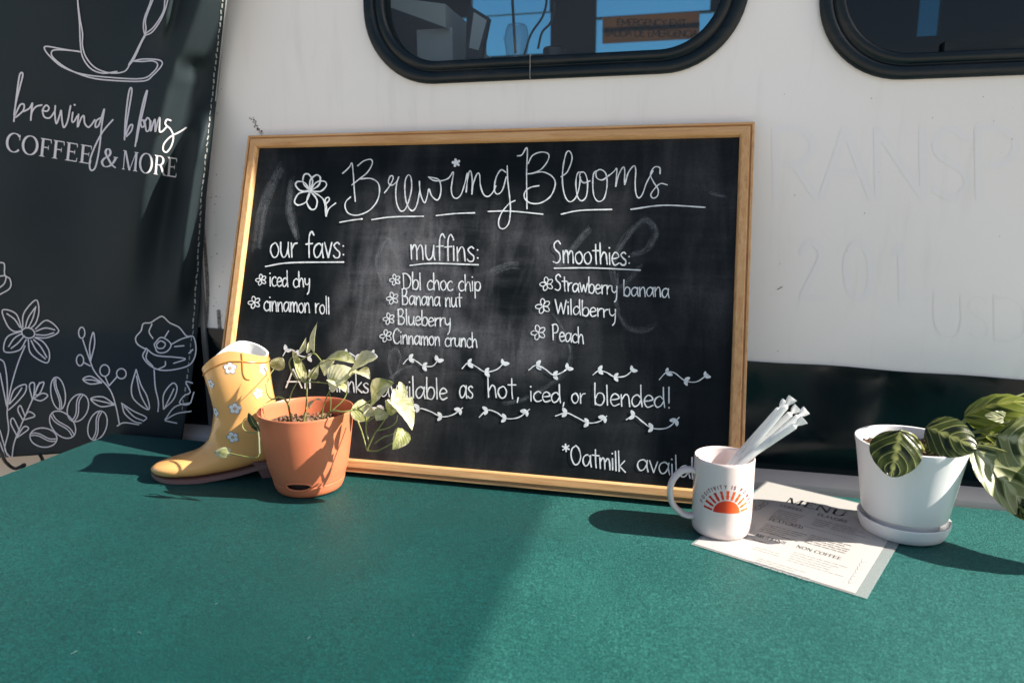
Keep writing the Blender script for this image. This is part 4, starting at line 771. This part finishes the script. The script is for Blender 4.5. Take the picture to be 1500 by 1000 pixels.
def boot_flower(px, py, r=.0098, rot=0):
    res = onboot(px, py)
    if not res: return
    p, n_ = res; t1 = Vector((1, .4, .12)); t1 = (t1 - n_ * t1.dot(n_)).normalized(); t2 = n_.cross(t1)
    if t2.z < 0: t2 = -t2
    def S(a, b, l):
        q = p + t1 * a + t2 * b; h_, nn, _, _ = bvh.find_nearest(q)
        if nn.dot(n_) < 0: nn = -nn
        return h_ + nn * l
    parts = []
    for off, lift, key, sc_ in ((0, .00025, 'petal_line', 1.0), (0, .0005, 'petal', .83)):
        mbx = MB(); N = 60; rim = []; mid = []
        for k in range(N):
            a = 2 * math.pi * k / N; rad = r * 1.12 * sc_ * (.52 + .48 * abs(math.cos(2.5 * (a - R(rot)))) ** .55); rim.append(S(rad * math.cos(a), rad * math.sin(a), lift)); mid.append(S(rad * .5 * math.cos(a), rad * .5 * math.sin(a), lift))
        mbx.grid([rim, mid], True); mbx.cap(mid); parts.append((mbx, key))
    fo = parts[1][0].build('flower_print', M['petal'], boot, smooth=False); parts[0][0].build('outline', M['petal_line'], boot, smooth=False).parent = fo
    bpy.data.objects[fo.children[0].name].matrix_parent_inverse = Matrix.Translation(boot.location).inverted() @ Matrix.Identity(4)
    for lift, key, rr, nm in ((.0007, 'petal_line', .29, 'centre_ring'), (.0009, 'floret', .24, 'centre')):
        mbx = MB(); mbx.cap([S(r * rr * math.cos(2 * math.pi * k / 16), r * rr * math.sin(2 * math.pi * k / 16), lift) for k in range(16)]); c_ = mbx.build(nm, M[key], fo, smooth=False); c_.matrix_parent_inverse = Matrix.Identity(4)
    for c_ in fo.children: c_.matrix_parent_inverse = Matrix.Identity(4)
for q in ((337, 539, .0100, 10), (386, 540, .0098, 40), (378, 576, .0082, 25), (344, 598, .0100, 5), (341, 640, .0100, 30), (316, 603, .0085, 60), (309, 562, .0075, 0)): boot_flower(*q)
FLAT.add('x')
mb = MB(); L_ = [onboot(x, y, .0006) for x, y in ((354, 517), (355, 530), (356, 546), (360, 554), (366, 556))]
L_ = [q[0] for q in L_ if q]
if len(L_) > 2: mb.tube(catmull(L_), .0010, 6); mb.build('pull_strap_edge', M['yellow_trim'], boot)

# ------------------------------------------------------------------ pots
random.seed(21)
def soil_mesh(parent, c, r, z, name='soil', chips=None, mchip=None, nchip=0):
    mb = MB(); rings = []
    for k in range(9):
        rr = r * (1 - k / 8.01); rings.append([(c[0] + rr * math.cos(a), c[1] + rr * math.sin(a), z + .004 * noise.noise((c[0] * 9 + rr * 40 * math.cos(a), rr * 40 * math.sin(a), 2)) + .005 * k / 8) for a in [2 * math.pi * i / 28 for i in range(28)]])
    mb.grid(rings, True); mb.cap(rings[-1]); s_o = mb.build(name, M['soil'], parent)
    if nchip:
        mb = MB()
        for _ in range(nchip):
            a = random.uniform(0, 6.28); rr = r * .97 * math.sqrt(random.random()); s__ = random.uniform(.0016, .0042)
            ce = Vector((c[0] + rr * math.cos(a), c[1] + rr * math.sin(a), z + .004 + random.uniform(0, .004)))
            rot = Matrix.Rotation(random.uniform(0, 6), 3, Vector((random.random(), random.random(), random.random() + .1)).normalized())
            vs = [ce + rot @ Vector((sx_ * s__ * random.uniform(.7, 1.4), sy_ * s__ * random.uniform(.6, 1), sz_ * s__ * .6)) for sx_ in (-1, 1) for sy_ in (-1, 1) for sz_ in (-1, 1)]
            mb.add(vs, [(0, 1, 3, 2), (4, 6, 7, 5), (0, 4, 5, 1), (2, 3, 7, 6), (0, 2, 6, 4), (1, 5, 7, 3)])
        o = mb.build('bark_chips', mchip, s_o, smooth=False); o.matrix_parent_inverse = Matrix.Identity(4); o['kind'] = 'stuff'
    return s_o
TC = (-.5815, .9903, 0)
tp = empty('potted_pothos', TC, 'terracotta coloured plastic pot with a trailing pale leafed plant before the board', 'potted plant')
N = 160
def prof_at(pr, z):
    for (r0, z0), (r1, z1) in zip(pr, pr[1:]):
        if z0 <= z <= z1: return r0 + (r1 - r0) * (z - z0) / (z1 - z0)
    return pr[-1][0]
pr = [(.047, 0), (.0515, .0025), (.0545, .009), (.0565, .0165), (.0568, .0180), (.0562, .0186), (.0568, .0195), (.0585, .026), (.0615, .036), (.0645, .050), (.0675, .070), (.0705, .092), (.0730, .112), (.0745, .126), (.0752, .1305), (.0748, .1318), (.0735, .1318), (.0722, .1295), (.0712, .115), (.0690, .088)]
fine = []
for (r0, z0), (r1, z1) in zip(pr, pr[1:]):
    k_ = max(1, int(abs(z1 - z0) / .0022)) if z1 < .04 else 2
    for i in range(k_): fine.append((r0 + (r1 - r0) * i / k_, z0 + (z1 - z0) * i / k_))
fine.append(pr[-1])
hc = math.atan2(atY(463, 714, .93).y - TC[1], onT(463, 714, .014).x - TC[0])
hp = onT(463, 714, .0150); ha = math.atan2(hp.y - TC[1], hp.x - TC[0]); ha = -1.36
mb = MB(); vs = []; fs = []
for r_, z in fine:
    for k in range(N): a = 2 * math.pi * k / N; vs.append((TC[0] + r_ * math.cos(a), TC[1] + r_ * math.sin(a), z))
HW, HH, HZ = .019, .0062, .0215
for i in range(len(fine) - 1):
    for k in range(N):
        am = 2 * math.pi * (k + .5) / N; da = (am - ha + math.pi) % (2 * math.pi) - math.pi; zm = (fine[i][1] + fine[i + 1][1]) / 2
        if ((da * .057) / HW) ** 2 + ((zm - HZ) / HH) ** 2 < 1 and i < len(fine) - 12: continue
        fs.append((i * N + k, i * N + (k + 1) % N, (i + 1) * N + (k + 1) % N, (i + 1) * N + k))
mb.add(vs, fs); mb.cap(vs[:N], True); pot = mb.build('pot', M['terra'], tp, angle=40)
mb = MB(); lip = []
for k in range(41):
    a = 2 * math.pi * k / 40; z = HZ + HH * 1.06 * math.sin(a); an = ha + HW * 1.05 * math.cos(a) / .057; rr = prof_at(pr[:12], z) + .0002; lip.append((TC[0] + rr * math.cos(an), TC[1] + rr * math.sin(an), z))
mb.tube(lip, .0015, 8, False); mb.build('watering_lip', M['terra'], tp)
mb = MB(); mb.lathe([(.050, .004), (.052, .036)], TC, 48, False); mb.build('reservoir_wall', M['hole'], tp)
soil_mesh(tp, TC, .0695, .098, chips=True, mchip=M['bark'], nchip=240)
WC = (.3130, 1.0428, 0.0006)
wp = empty('potted_prayer_plant', WC, 'white ceramic pot and saucer with a dark striped leafy plant on the menu sheet', 'potted plant')
mb = MB(); mb.lathe([(.0500, 0), (.0535, .002), (.0565, .010), (.0588, .0195), (.0590, .0215), (.0580, .0224), (.0555, .0216), (.0530, .012), (.0500, .010)], WC, 96, True, True); mb.build('saucer', M['ceramic'], wp, angle=50)
mb = MB(); mb.lathe([(.0450, .0105), (.0462, .0235), (.0528, .0268), (.0545, .0290), (.0585, .055), (.0635, .090), (.0685, .121), (.0705, .1295), (.0704, .1318), (.0692, .1325), (.0672, .1318), (.0662, .128), (.0640, .105)], WC, 96, True); mb.build('pot', M['ceramic'], wp, angle=50)
soil_mesh(wp, WC, .0655, .110, chips=True, mchip=M['bark'], nchip=420)

# leaves: blade with a bent midrib, folded along it
def leaf(parent, m, base, tip, width, normal, sag=.12, fold=.25, shape='heart', twist=0, nu=10, nv=16, name='leaf', wav=.04):
    base, tip = Vector(base), Vector(tip); ax = tip - base; L = ax.length; ax.normalize(); nrm = Vector(normal); nrm = (nrm - ax * nrm.dot(ax)).normalized(); sd = ax.cross(nrm)
    rows = []; uvs = []; seed = random.uniform(0, 50)
    for i in range(nv + 1):
        t_ = i / nv
        if shape == 'heart': wd = (math.sin(math.pi * min(1, t_ ** .62)) ** .75) * (1 - .10 * t_)
        elif shape == 'oval': wd = math.sin(math.pi * t_ ** .82) ** .62
        else: wd = math.sin(math.pi * t_ ** .8) ** 1.1
        wd = max(wd, .012) * width / 2; tw = twist * t_
        s2 = sd * math.cos(tw) + nrm * math.sin(tw); n2 = nrm * math.cos(tw) - sd * math.sin(tw)
        c_ = base + ax * (L * t_) + nrm * (sag * L * (math.sin(math.pi * t_ * .9) - .25 * t_))
        row = []
        for j in range(nu + 1):
            q = -1 + 2 * j / nu; wv = wav * width * noise.noise((t_ * 3 + seed, q * 1.6, seed)) + .012 * width * math.sin(t_ * 34 - abs(q) * 9) * abs(q)
            row.append(tuple(c_ + s2 * (wd * q) + n2 * (fold * wd * abs(q) ** 1.4 + wv))); uvs.append((q, t_))
        rows.append(row)
    mb = MB(); mb.grid(rows, False, uvs); return mb.build(name, m, parent, angle=0)
def stem(parent, pts, r, m=None, name='stem'):
    mb = MB(); p = catmull([Vector(q) for q in pts], 6); n = len(p); mb.tube(p, [r * (1.15 - .4 * i / n) for i in range(n)], 8); return mb.build(name, m or M['stem'], parent)
def cp(x, y, Y): return atY(360 + x / 5, 460 + y / 5, Y)
PG, PP, PD = M['pothos_green'], M['pothos_pale'], M['pothos_shaded']
V = Vector
for m, b, t, wd, nr, sg, fd, sh, tw in (
    (PP, (765, 420, .985), (938, 330, .955), .047, (.35, -.8, .5), .1, .10, 'heart', .2), (PG, (574, 346, .975), (778, 362, .945), .025, (.1, -.65, .7), .12, .35, 'oval', 0), (PP, (606, 520, .955), (800, 430, .965), .040, (.2, -.75, .7), .15, .3, 'heart', .3),
    (PP, (500, 285, .985), (522, 82, .985), .0095, (-.5, -.8, 0), .06, .9, 'lance', .5), (PG, (432, 498, .97), (350, 290, .975), .015, (.5, -.8, .2), -.18, .8, 'oval', -.6), (PP, (388, 285, .98), (436, 180, .98), .0065, (.6, -.7, .2), .15, .8, 'lance', 0),
    (PP, (448, 285, .985), (458, 212, .985), .0062, (.4, -.8, .2), .1, .8, 'lance', 0), (PP, (478, 475, .985), (524, 385, .985), .0125, (.3, -.9, .2), .05, .2, 'heart', 0), (PG, (206, 402, 1.02), (262, 326, 1.02), .0205, (.45, -.85, .1), .05, .15, 'oval', 0),
    (PG, (918, 628, .975), (1066, 516, .955), .038, (-.1, -.85, .5), .12, .2, 'heart', 0), (PP, (1062, 620, .955), (1200, 826, .935), .031, (.55, -.7, .35), .12, .6, 'heart', .25), (PP, (1160, 640, .97), (1128, 508, .975), .0115, (.4, -.9, .1), .1, .5, 'oval', 0),
    (PP, (1166, 706, .965), (1212, 612, .965), .0145, (.5, -.8, .2), .1, .3, 'heart', 0), (PG, (836, 790, 1.0), (852, 640, 1.01), .027, (.1, -.9, .1), .05, .15, 'oval', 0), (PG, (1150, 838, .955), (1084, 976, .94), .025, (.5, -.8, .15), .14, .5, 'heart', .2),
    (PP, (640, 470, .965), (720, 560, .945), .026, (.2, -.8, .5), .12, .3, 'heart', .2), (PG, (560, 420, .975), (640, 350, .97), .020, (.2, -.8, .4), .12, .3, 'heart', 0), (PP, (1010, 700, .95), (960, 770, .94), .020, (.2, -.85, .4), .12, .3, 'heart', .2),
    (PG, (1100, 720, .95), (1030, 640, .945), .022, (.3, -.85, .3), .1, .3, 'heart', 0), (PP, (930, 690, .96), (870, 740, .95), .018, (.3, -.8, .4), .12, .3, 'heart', 0), (PP, (1140, 690, .955), (1090, 560, .96), .024, (.3, -.85, .3), .12, .3, 'heart', .2), (PP, (820, 420, .975), (900, 470, .955), .020, (.2, -.8, .5), .12, .35, 'heart', 0),
    (PP, (466, 694, .975), (552, 642, .95), .0105, (.1, -.6, .8), .15, .4, 'lance', 0), (PP, (1186, 718, .965), (1216, 802, .96), .006, (.6, -.8, .1), .1, .6, 'lance', 0)):
    b_, t_ = cp(*b), cp(*t); leaf(tp, m, b_, b_ + (t_ - b_) * 1.12, wd * 1.2, V(nr) + V((.45, 0, .35)), sg, fd, sh, tw)
leaf(tp, PG, atY(339, 664, .915), atY(314, 661, .92), .0175, (.0, -.75, .65), .12, -.35, 'oval'); leaf(tp, PD, atY(380, 632, .905), atY(364, 604, .90), .020, (-.3, -.9, -.1), .05, .1, 'oval')
ST_ = [([(334, 796, .975), (322, 720, .965), (300, 640, .955), (244, 606, .95), (196, 622, .95), (160, 585, .955), (148, 512, .965)], .0020), ([(196, 622, .95), (150, 650, .945), (128, 664, .94)], .0013), ([(424, 796, .975), (440, 690, .975), (448, 560, .97), (444, 490, .97)], .0016), ([(446, 520, .97), (480, 440, .97), (530, 372, .97), (578, 346, .975)], .0013),
       ([(470, 494, .97), (540, 500, .965), (606, 506, .96)], .0013), ([(556, 784, .97), (566, 690, .965), (596, 600, .96), (626, 540, .955)], .0012), ([(618, 716, .975), (622, 640, .97), (612, 560, .965)], .0011), ([(640, 700, .975), (704, 640, .98), (736, 590, .985), (742, 540, .985)], .0011),
       ([(584, 780, .965), (606, 724, .955), (650, 708, .95), (720, 714, .945), (820, 690, .955), (924, 626, .975)], .0016), ([(800, 690, .95), (850, 716, .955), (880, 770, .96), (882, 860, .955), (900, 930, .95)], .0016), ([(816, 770, .985), (850, 860, .97), (876, 950, .96), (886, 994, .955)], .0013), ([(884, 790, .96), (960, 740, .96), (1044, 672, .955)], .0012),
       ([(888, 994, .955), (936, 890, .95), (1000, 800, .95), (1064, 700, .955)], .0014), ([(966, 852, .95), (1050, 830, .945), (1100, 790, .945), (1112, 740, .95)], .0013), ([(946, 946, .95), (1000, 905, .945), (1070, 880, .945), (1150, 838, .955)], .0013), ([(892, 1000, .953), (960, 1000, .945), (1030, 968, .94), (1096, 930, .94)], .0013), ([(314, 650, .955), (338, 570, .96), (380, 490, .97)], .0012),
       ([(432, 500, .97), (370, 470, .972), (330, 400, .975), (322, 340, .978), (372, 286, .98)], .0016), ([(372, 352, .98), (430, 322, .983), (500, 288, .985), (552, 340, .98)], .0014), ([(440, 500, .97), (400, 440, .972), (368, 380, .978)], .0012), ([(206, 402, 1.02), (180, 440, 1.0), (158, 500, .97)], .0008)]
for pts, r in ST_: stem(tp, [cp(*q) for q in pts], r * .82)
stem(tp, [atY(*q) for q in ((337, 664, .914), (352, 667, .908), (370, 670, .903), (379, 666, .903), (380, 640, .905))], .0011); stem(tp, [atY(*q) for q in ((379, 634, .903), (362, 632, .905), (355, 624, .908), (358, 614, .908), (366, 611, .905))], .0009, M['stem'])
stem(tp, [atY(*q) for q in ((380, 664, .902), (379, 640, .902), (377, 618, .905))], .0013, PD)
mb = MB()
for _ in range(7):
    p = cp(random.uniform(880, 965), random.uniform(780, 860), .95); mb.tube([p, p + V((random.uniform(-.006, .006), 0, random.uniform(-.008, .004)))], .0009, 6)
mb.build('dry_sheath', M['stem_brown'], tp)
def w2(x, y, Y): return atY(1220 + x / 3.333, 540 + y / 3.333, Y)
DK, LM, PL = M['prayer_dark'], M['prayer_lime'], M['prayer_pale']
for m, b, t, wd, nr, sg, fd, sh, tw in (
    (DK, (330, 300, .985), (284, 528, .955), .062, (-.18, -.85, .45), .05, -.22, 'oval', .18), (DK, (452, 286, 1.0), (704, 392, .980), .056, (-.15, -.8, .55), .10, -.2, 'oval', 0), (PL, (688, 386, 1.02), (960, 740, 1.0), .070, (.35, -.85, .3), .12, .15, 'oval', .1),
    (LM, (640, 232, 1.05), (1010, 170, 1.04), .050, (-.05, -.5, .85), .18, -.35, 'oval', 0), (LM, (660, 262, 1.06), (960, 200, 1.06), .040, (0, -.9, .3), .16, .3, 'oval', 0), (PL, (872, 242, 1.03), (740, 228, 1.02), .016, (.1, -.9, .35), .08, .1, 'oval', 0),
    (PL, (800, 330, 1.03), (1040, 380, 1.0), .080, (-.2, -.7, .65), .10, -.15, 'oval', 0), (LM, (712, 304, 1.035), (862, 420, 1.03), .022, (.5, -.6, .5), .08, .5, 'lance', 0), (DK, (690, 350, 1.04), (850, 400, 1.04), .03, (-.1, -.8, .5), .1, .1, 'oval', 0),
    (DK, (880, 640, 1.0), (960, 740, .985), .03, (.3, -.9, .1), .1, .2, 'oval', 0)):
    leaf(wp, m, w2(*b), w2(*t), wd, nr, sg, fd, sh, tw, 14, 26, wav=.03)
for b, t, wd, nr, m in (((.52, 1.05, .19), (.60, .99, .15), .075, (0, -.4, .9), DK), ((.50, 1.02, .16), (.62, .95, .10), .07, (.2, -.5, .8), PL), ((.47, 1.09, .20), (.57, 1.10, .24), .065, (-.2, -.3, .9), LM), ((.44, 1.0, .13), (.52, .945, .07), .06, (.2, -.6, .7), DK)):
    leaf(wp, m, b, t, wd, nr, .12, -.15, 'oval', 0, 14, 26)
rt = V((WC[0] + .02, WC[1], .115))
for q in (((430, 380, 1.01), (420, 370, 1.0)), ((470, 300, 1.01),), ((560, 330, 1.03), (650, 240, 1.05)), ((600, 350, 1.03), (690, 388, 1.02)), ((620, 330, 1.04), (720, 310, 1.04), (800, 332, 1.03)), ((640, 320, 1.045), (760, 290, 1.04), (872, 244, 1.03)), ((600, 340, 1.04), (690, 352, 1.04))):
    stem(wp, [rt + V((random.uniform(-.02, .02), random.uniform(-.02, .02), -.006))] + [w2(*p) for p in q], .0016)
stem(wp, [rt, w2(400, 330, .99), w2(330, 300, .985)], .0016, M['stem'])
for b in ((.52, 1.05, .19), (.50, 1.02, .16), (.47, 1.09, .20), (.44, 1.0, .13)): stem(wp, [rt, (rt + V(b)) / 2 + V((0, 0, .015)), b], .0016)
#@@MUG

# ------------------------------------------------------------------ mug, straws, menu
MC = V((.0640, .9830, .0006)); MR, MH = .0408, .1095
mg = empty('coffee_mug', MC, 'white mug with a red sunrise print, holding wrapped straws', 'mug')
mb = MB(); mb.lathe([(.0345, 0), (.0375, .0012), (.0398, .005), (.0408, .012), (MR, MH - .004), (.0406, MH - .0008), (.0396, MH), (.0386, MH - .0008), (.0380, MH - .004), (.0378, .012), (.034, .006), (.001, .005)], tuple(MC), 96, True, True); mb.build('body', M['mug'], mg, angle=50)
hd = V((-1, -.22, 0)).normalized(); mb = MB(); L_ = []
for a, b in ((.0385, .086), (.046, .0885), (.058, .0865), (.069, .075), (.0735, .058), (.0695, .039), (.058, .0255), (.047, .0205), (.0385, .021)): L_.append(MC + hd * a + V((0, 0, b)))
pts = catmull(L_, 6); sdv = hd.cross(V((0, 0, 1))); rows = []
for i, p in enumerate(pts):
    t = (pts[min(i + 1, len(pts) - 1)] - pts[max(i - 1, 0)]).normalized(); nn = t.cross(sdv).normalized()
    rows.append([p + sdv * (.0072 * math.cos(R(a))) + nn * (.0043 * math.sin(R(a))) for a in range(0, 360, 24)])
mb.grid(rows, True); mb.build('handle', M['mug'], mg, angle=0)
pc = atY(1064.5, 751, .944); A0 = math.atan2(-(MC.y - .9435), (pc.x - MC.x)); A0 = -math.pi / 2 + math.asin(max(-1, min(1, (pc.x - MC.x) / MR))) ; Z0 = pc.z
def onM(s__, z, l=0): a = A0 + s__ / MR; r_ = MR + .00012 + l; return V((MC.x + r_ * math.cos(a), MC.y + r_ * math.sin(a), Z0 + z))
ik = Ink(onM, 0, 1.2e-6, 120)
ik.mb.grid([[onM(.0180 * f * math.cos(R(a)), .0180 * f * math.sin(R(a)), 0) for a in range(0, 181, 9)] for f in (.001, .2, .4, .6, .8, 1)])
for k in range(11):
    a = R(8 + 164 * k / 10); w0, w1 = .0014, .0022 if k % 2 else .0018; c_, s__ = math.cos(a), math.sin(a)
    for f0, f1 in ((.0196, .0255), (.0255, .0320)):
        ik.poly([(f0 * c_ - w0 * s__, f0 * s__ + w0 * c_), (f0 * c_ + w0 * s__, f0 * s__ - w0 * c_), (f1 * c_ + w1 * s__, f1 * s__ - w1 * c_), (f1 * c_ - w1 * s__, f1 * s__ + w1 * c_)])
so3 = ik.build('sunrise_print', M['sunprint'], mg)
me_ = so3.data; off = onM(0, 0)   # shift origin to the motif so that its red runs to orange across it
for vv in me_.vertices: vv.co -= off
so3.matrix_parent_inverse = Matrix.Identity(4); so3.location = off - mg.location
ik = Ink(onM, 0, 1.2e-6, 120); txt = 'POSITIVITY IS POWER'; tot = sum(SANS[c][0] + .12 for c in txt); x = 0; RT, HT = .0352, .0048
for c in txt:
    wch, st = SANS[c]; am = 168 - 156 * (x + wch / 2) / tot; x += wch + .12; e = V((math.sin(R(am)), -math.cos(R(am)))); o_ = V((math.cos(R(am)), math.sin(R(am))))
    for s__ in st: ik.line([tuple(o_ * (RT + HT * q[1]) + e * (HT * .86 * (q[0] - wch / 2))) for q in s__], .0010)
ik.build('print_lettering', M['maroon'], mg)

def straw(base, top, r, label, seed):
    random.seed(seed); base, top = V(base), V(top); ax = (top - base).normalized(); sd = ax.cross(V((0, 1, 0))).normalized(); up = sd.cross(ax)
    t = empty('straw', base, label, 'straw', 'paper wrapped straws standing in the mug')
    L = (top - base).length; mb = MB(); rows = []
    for i in range(25):
        f = i / 24; d_ = L * f * .97; k = 1.0
        rows.append([base + ax * d_ + sd * (r * 1.12 * math.cos(a) * (1 + .05 * noise.noise((f * 20, math.cos(a), seed)))) + up * (r * .82 * math.sin(a) * (1 + .08 * noise.noise((f * 25, math.sin(a), seed + 5)))) for a in [2 * math.pi * j / 14 for j in range(14)]])
    mb.grid(rows, True); mb.cap(rows[0], True); mb.build('wrapper', M['strawp'], t, angle=0)
    mb = MB(); rows = []
    for f, rw, rt_ in ((0, 1.1, .82), (.10, 1.0, .7), (.22, .55, .45), (.32, .6, .35), (.5, 1.2, .16), (.75, 1.55, .12), (1.0, 1.7, .08)):
        rows.append([base + ax * (L * .97 + .016 * f) + sd * (r * rw * math.cos(a) + .0012 * noise.noise((f * 4, math.cos(a), seed))) + up * (r * rt_ * math.sin(a) + .0035 * noise.noise((f * 3, math.cos(a) * 1.5, seed + 9)) * f) for a in [2 * math.pi * j / 14 for j in range(14)]])
    mb.grid(rows, True); mb.cap(rows[-1]); mb.build('twisted_end', M['strawp'], t, angle=0)
sb = [MC + V(q) for q in ((.020, .010, .1095), (.023, -.004, .1095), (.025, .008, .1095), (.027, -.013, .1095), (.030, -.002, .1095))]
for i, (x, y, Y, lb) in enumerate(((1144, 596, 1.0, 'paper wrapped straw at the left rear of the bundle in the mug'), (1154, 591, .985, 'tallest paper wrapped straw at the front of the bundle'), (1160, 604, 1.005, 'paper wrapped straw in the middle of the bundle, behind its neighbours'), (1172, 608, .99, 'paper wrapped straw second from the lowest in the bundle'), (1168, 621, .975, 'lowest and most slanted paper wrapped straw in the mug'))):
    tip_ = atY(x, y, Y); rm = sb[i]; q_ = rm.copy()
    while Vector((q_.x - MC.x, q_.y - MC.y)).length < .0335 and q_.z > MC.z + .012: q_ += (rm - tip_) * .01
    straw(q_, tip_, .0040, lb, i * 7 + 3)
random.seed(5)
e1 = (onT(1270, 877) - onT(1012, 797)); ML = e1.length; e1.normalize(); e2 = V((-e1.y, e1.x, 0)); MO = onT(1012, 797)
MD = .292
mn = empty('menu_sheet', MO + e1 * ML / 2 + e2 * MD / 2, 'laminated printed menu sheet lying on the cloth under the mug', 'menu')
def mz(v_): return .0002 + .0006 * noise.noise((v_ * 9, 0, 4)) * 0
def onS(u_, v_, l=0): p = MO + e1 * u_ + e2 * v_; p.z = .0011 + l; return p
mb = MB(); mb.grid([[onS(u_, v_, -.0003) for u_ in (.003, ML / 2, ML - .0135)] for v_ in [.004 + i * (MD - .008) / 8 for i in range(9)]]); mb.build('paper', M['paper'], mn, smooth=False)
mb = MB(); mb.grid([[onS(u_, v_, .0001 if 0 else -.0006) for u_ in (0, ML / 2, ML)] for v_ in [i * MD / 8 for i in range(9)]]); mb.build('lamination', M['lamination'], mn, smooth=False)
def uv(x, y): p = onT(x, y, .0011) - MO; return (p.dot(e1), p.dot(e2))
ik = Ink(onS, .0001, 6e-7, 200)
def sline(txt, a, b, h):
    p, q = uv(*a), uv(*b); m_ = (p[1] + q[1]) / 2; serif(ik, txt, (p[0], m_), (q[0], m_), h, (0, 1)); return m_
sline('MENU', (1148, 735), (1238, 756.5), .0225)
for t_, a, b in (('COFFEE', (1141, 741.5), (1176, 748.5)), ('FLAVORS', (1196, 754.5), (1240, 765)), ('FEATURED', (1124.5, 761.5), (1175.5, 774)), ('MUFFINS', (1105.5, 784.5), (1150, 796.5)), ('NON COFFEE', (1165, 801.5), (1232, 819))): sline(t_, a, b, .0085)
ik.build('headings', M['ink'], mn)
ik = Ink(onS, .0001, 6e-7, 200)
def lines(a, n, wd, step=.0068, jig=.6):
    u0, v0 = uv(*a)
    for i in range(n):
        x = u0; end = u0 + wd * random.uniform(jig, 1)
        while x < end:
            wl = random.uniform(.004, .010); k = max(2, int(wl / .0012)); ik.line([(x + wl * j / k, v0 - i * step + random.uniform(-.0007, .0007)) for j in range(k + 1)], .0011, False); x += wl + .0018
lines((1139, 746), 6, .045); lines((1122, 767), 5, .055); lines((1195, 760), 4, .028); lines((1223, 766.5), 4, .050); lines((1188, 783), 5, .055); lines((1103, 789.5), 1, .03)
for a, b in (((1178, 770), (1250, 790)), ((1126, 779), (1160, 791)), ((1130, 756), (1148, 761))): ik.line([uv(*a), uv(*b)], .0006, False)
ik.build('small_print', M['ink2'], mn)
ik = Ink(onS, .0001, 6e-7, 200)
lines((1164, 808), 5, .070); lines((1112, 817), 4, .075, .0062); lines((1106, 800), 2, .05)
for k in range(7): p = uv(1236 + k * 3.2, 852 - k * 5); ik.line([(p[0], p[1]), (p[0] + .004, p[1] + .012), (p[0] + .006, p[1] + .002), (p[0] + .012, p[1] + .010)], .0009)
ik.build('faint_print', M['pencil'], mn)
ik = Ink(onS, .0001, 6e-7, 200); p0, p1 = uv(1108, 748), uv(1125, 729); word(ik, 'iced', p0, (p0[0] + .006, p0[1] + .045), .008, .0011, HAND, up=(-1, .1)); ik.build('pen_note', M['pen'], mn)

mb = MB()      # a little lint on the cloth
for _ in range(22):
    x, y = random.uniform(-.95, .5), random.uniform(.5, .93); a = random.uniform(0, 6.28); L = random.uniform(.002, .006)
    if abs(x - .15) < .17 and y > .80: continue
    z = topz(x, y) + .0012; mb.tube(catmull([(x, y, z), (x + L * .5 * math.cos(a), y + L * .5 * math.sin(a), z + .0008), (x + L * math.cos(a + .5), y + L * math.sin(a + .5), z)], 3), .00014, 5)
tag(mb.build('lint', mat('pale_lint', (.16, .26, .24), .9)), 'tiny pale lint fibres scattered over the teal cloth', 'lint', kind='stuff')
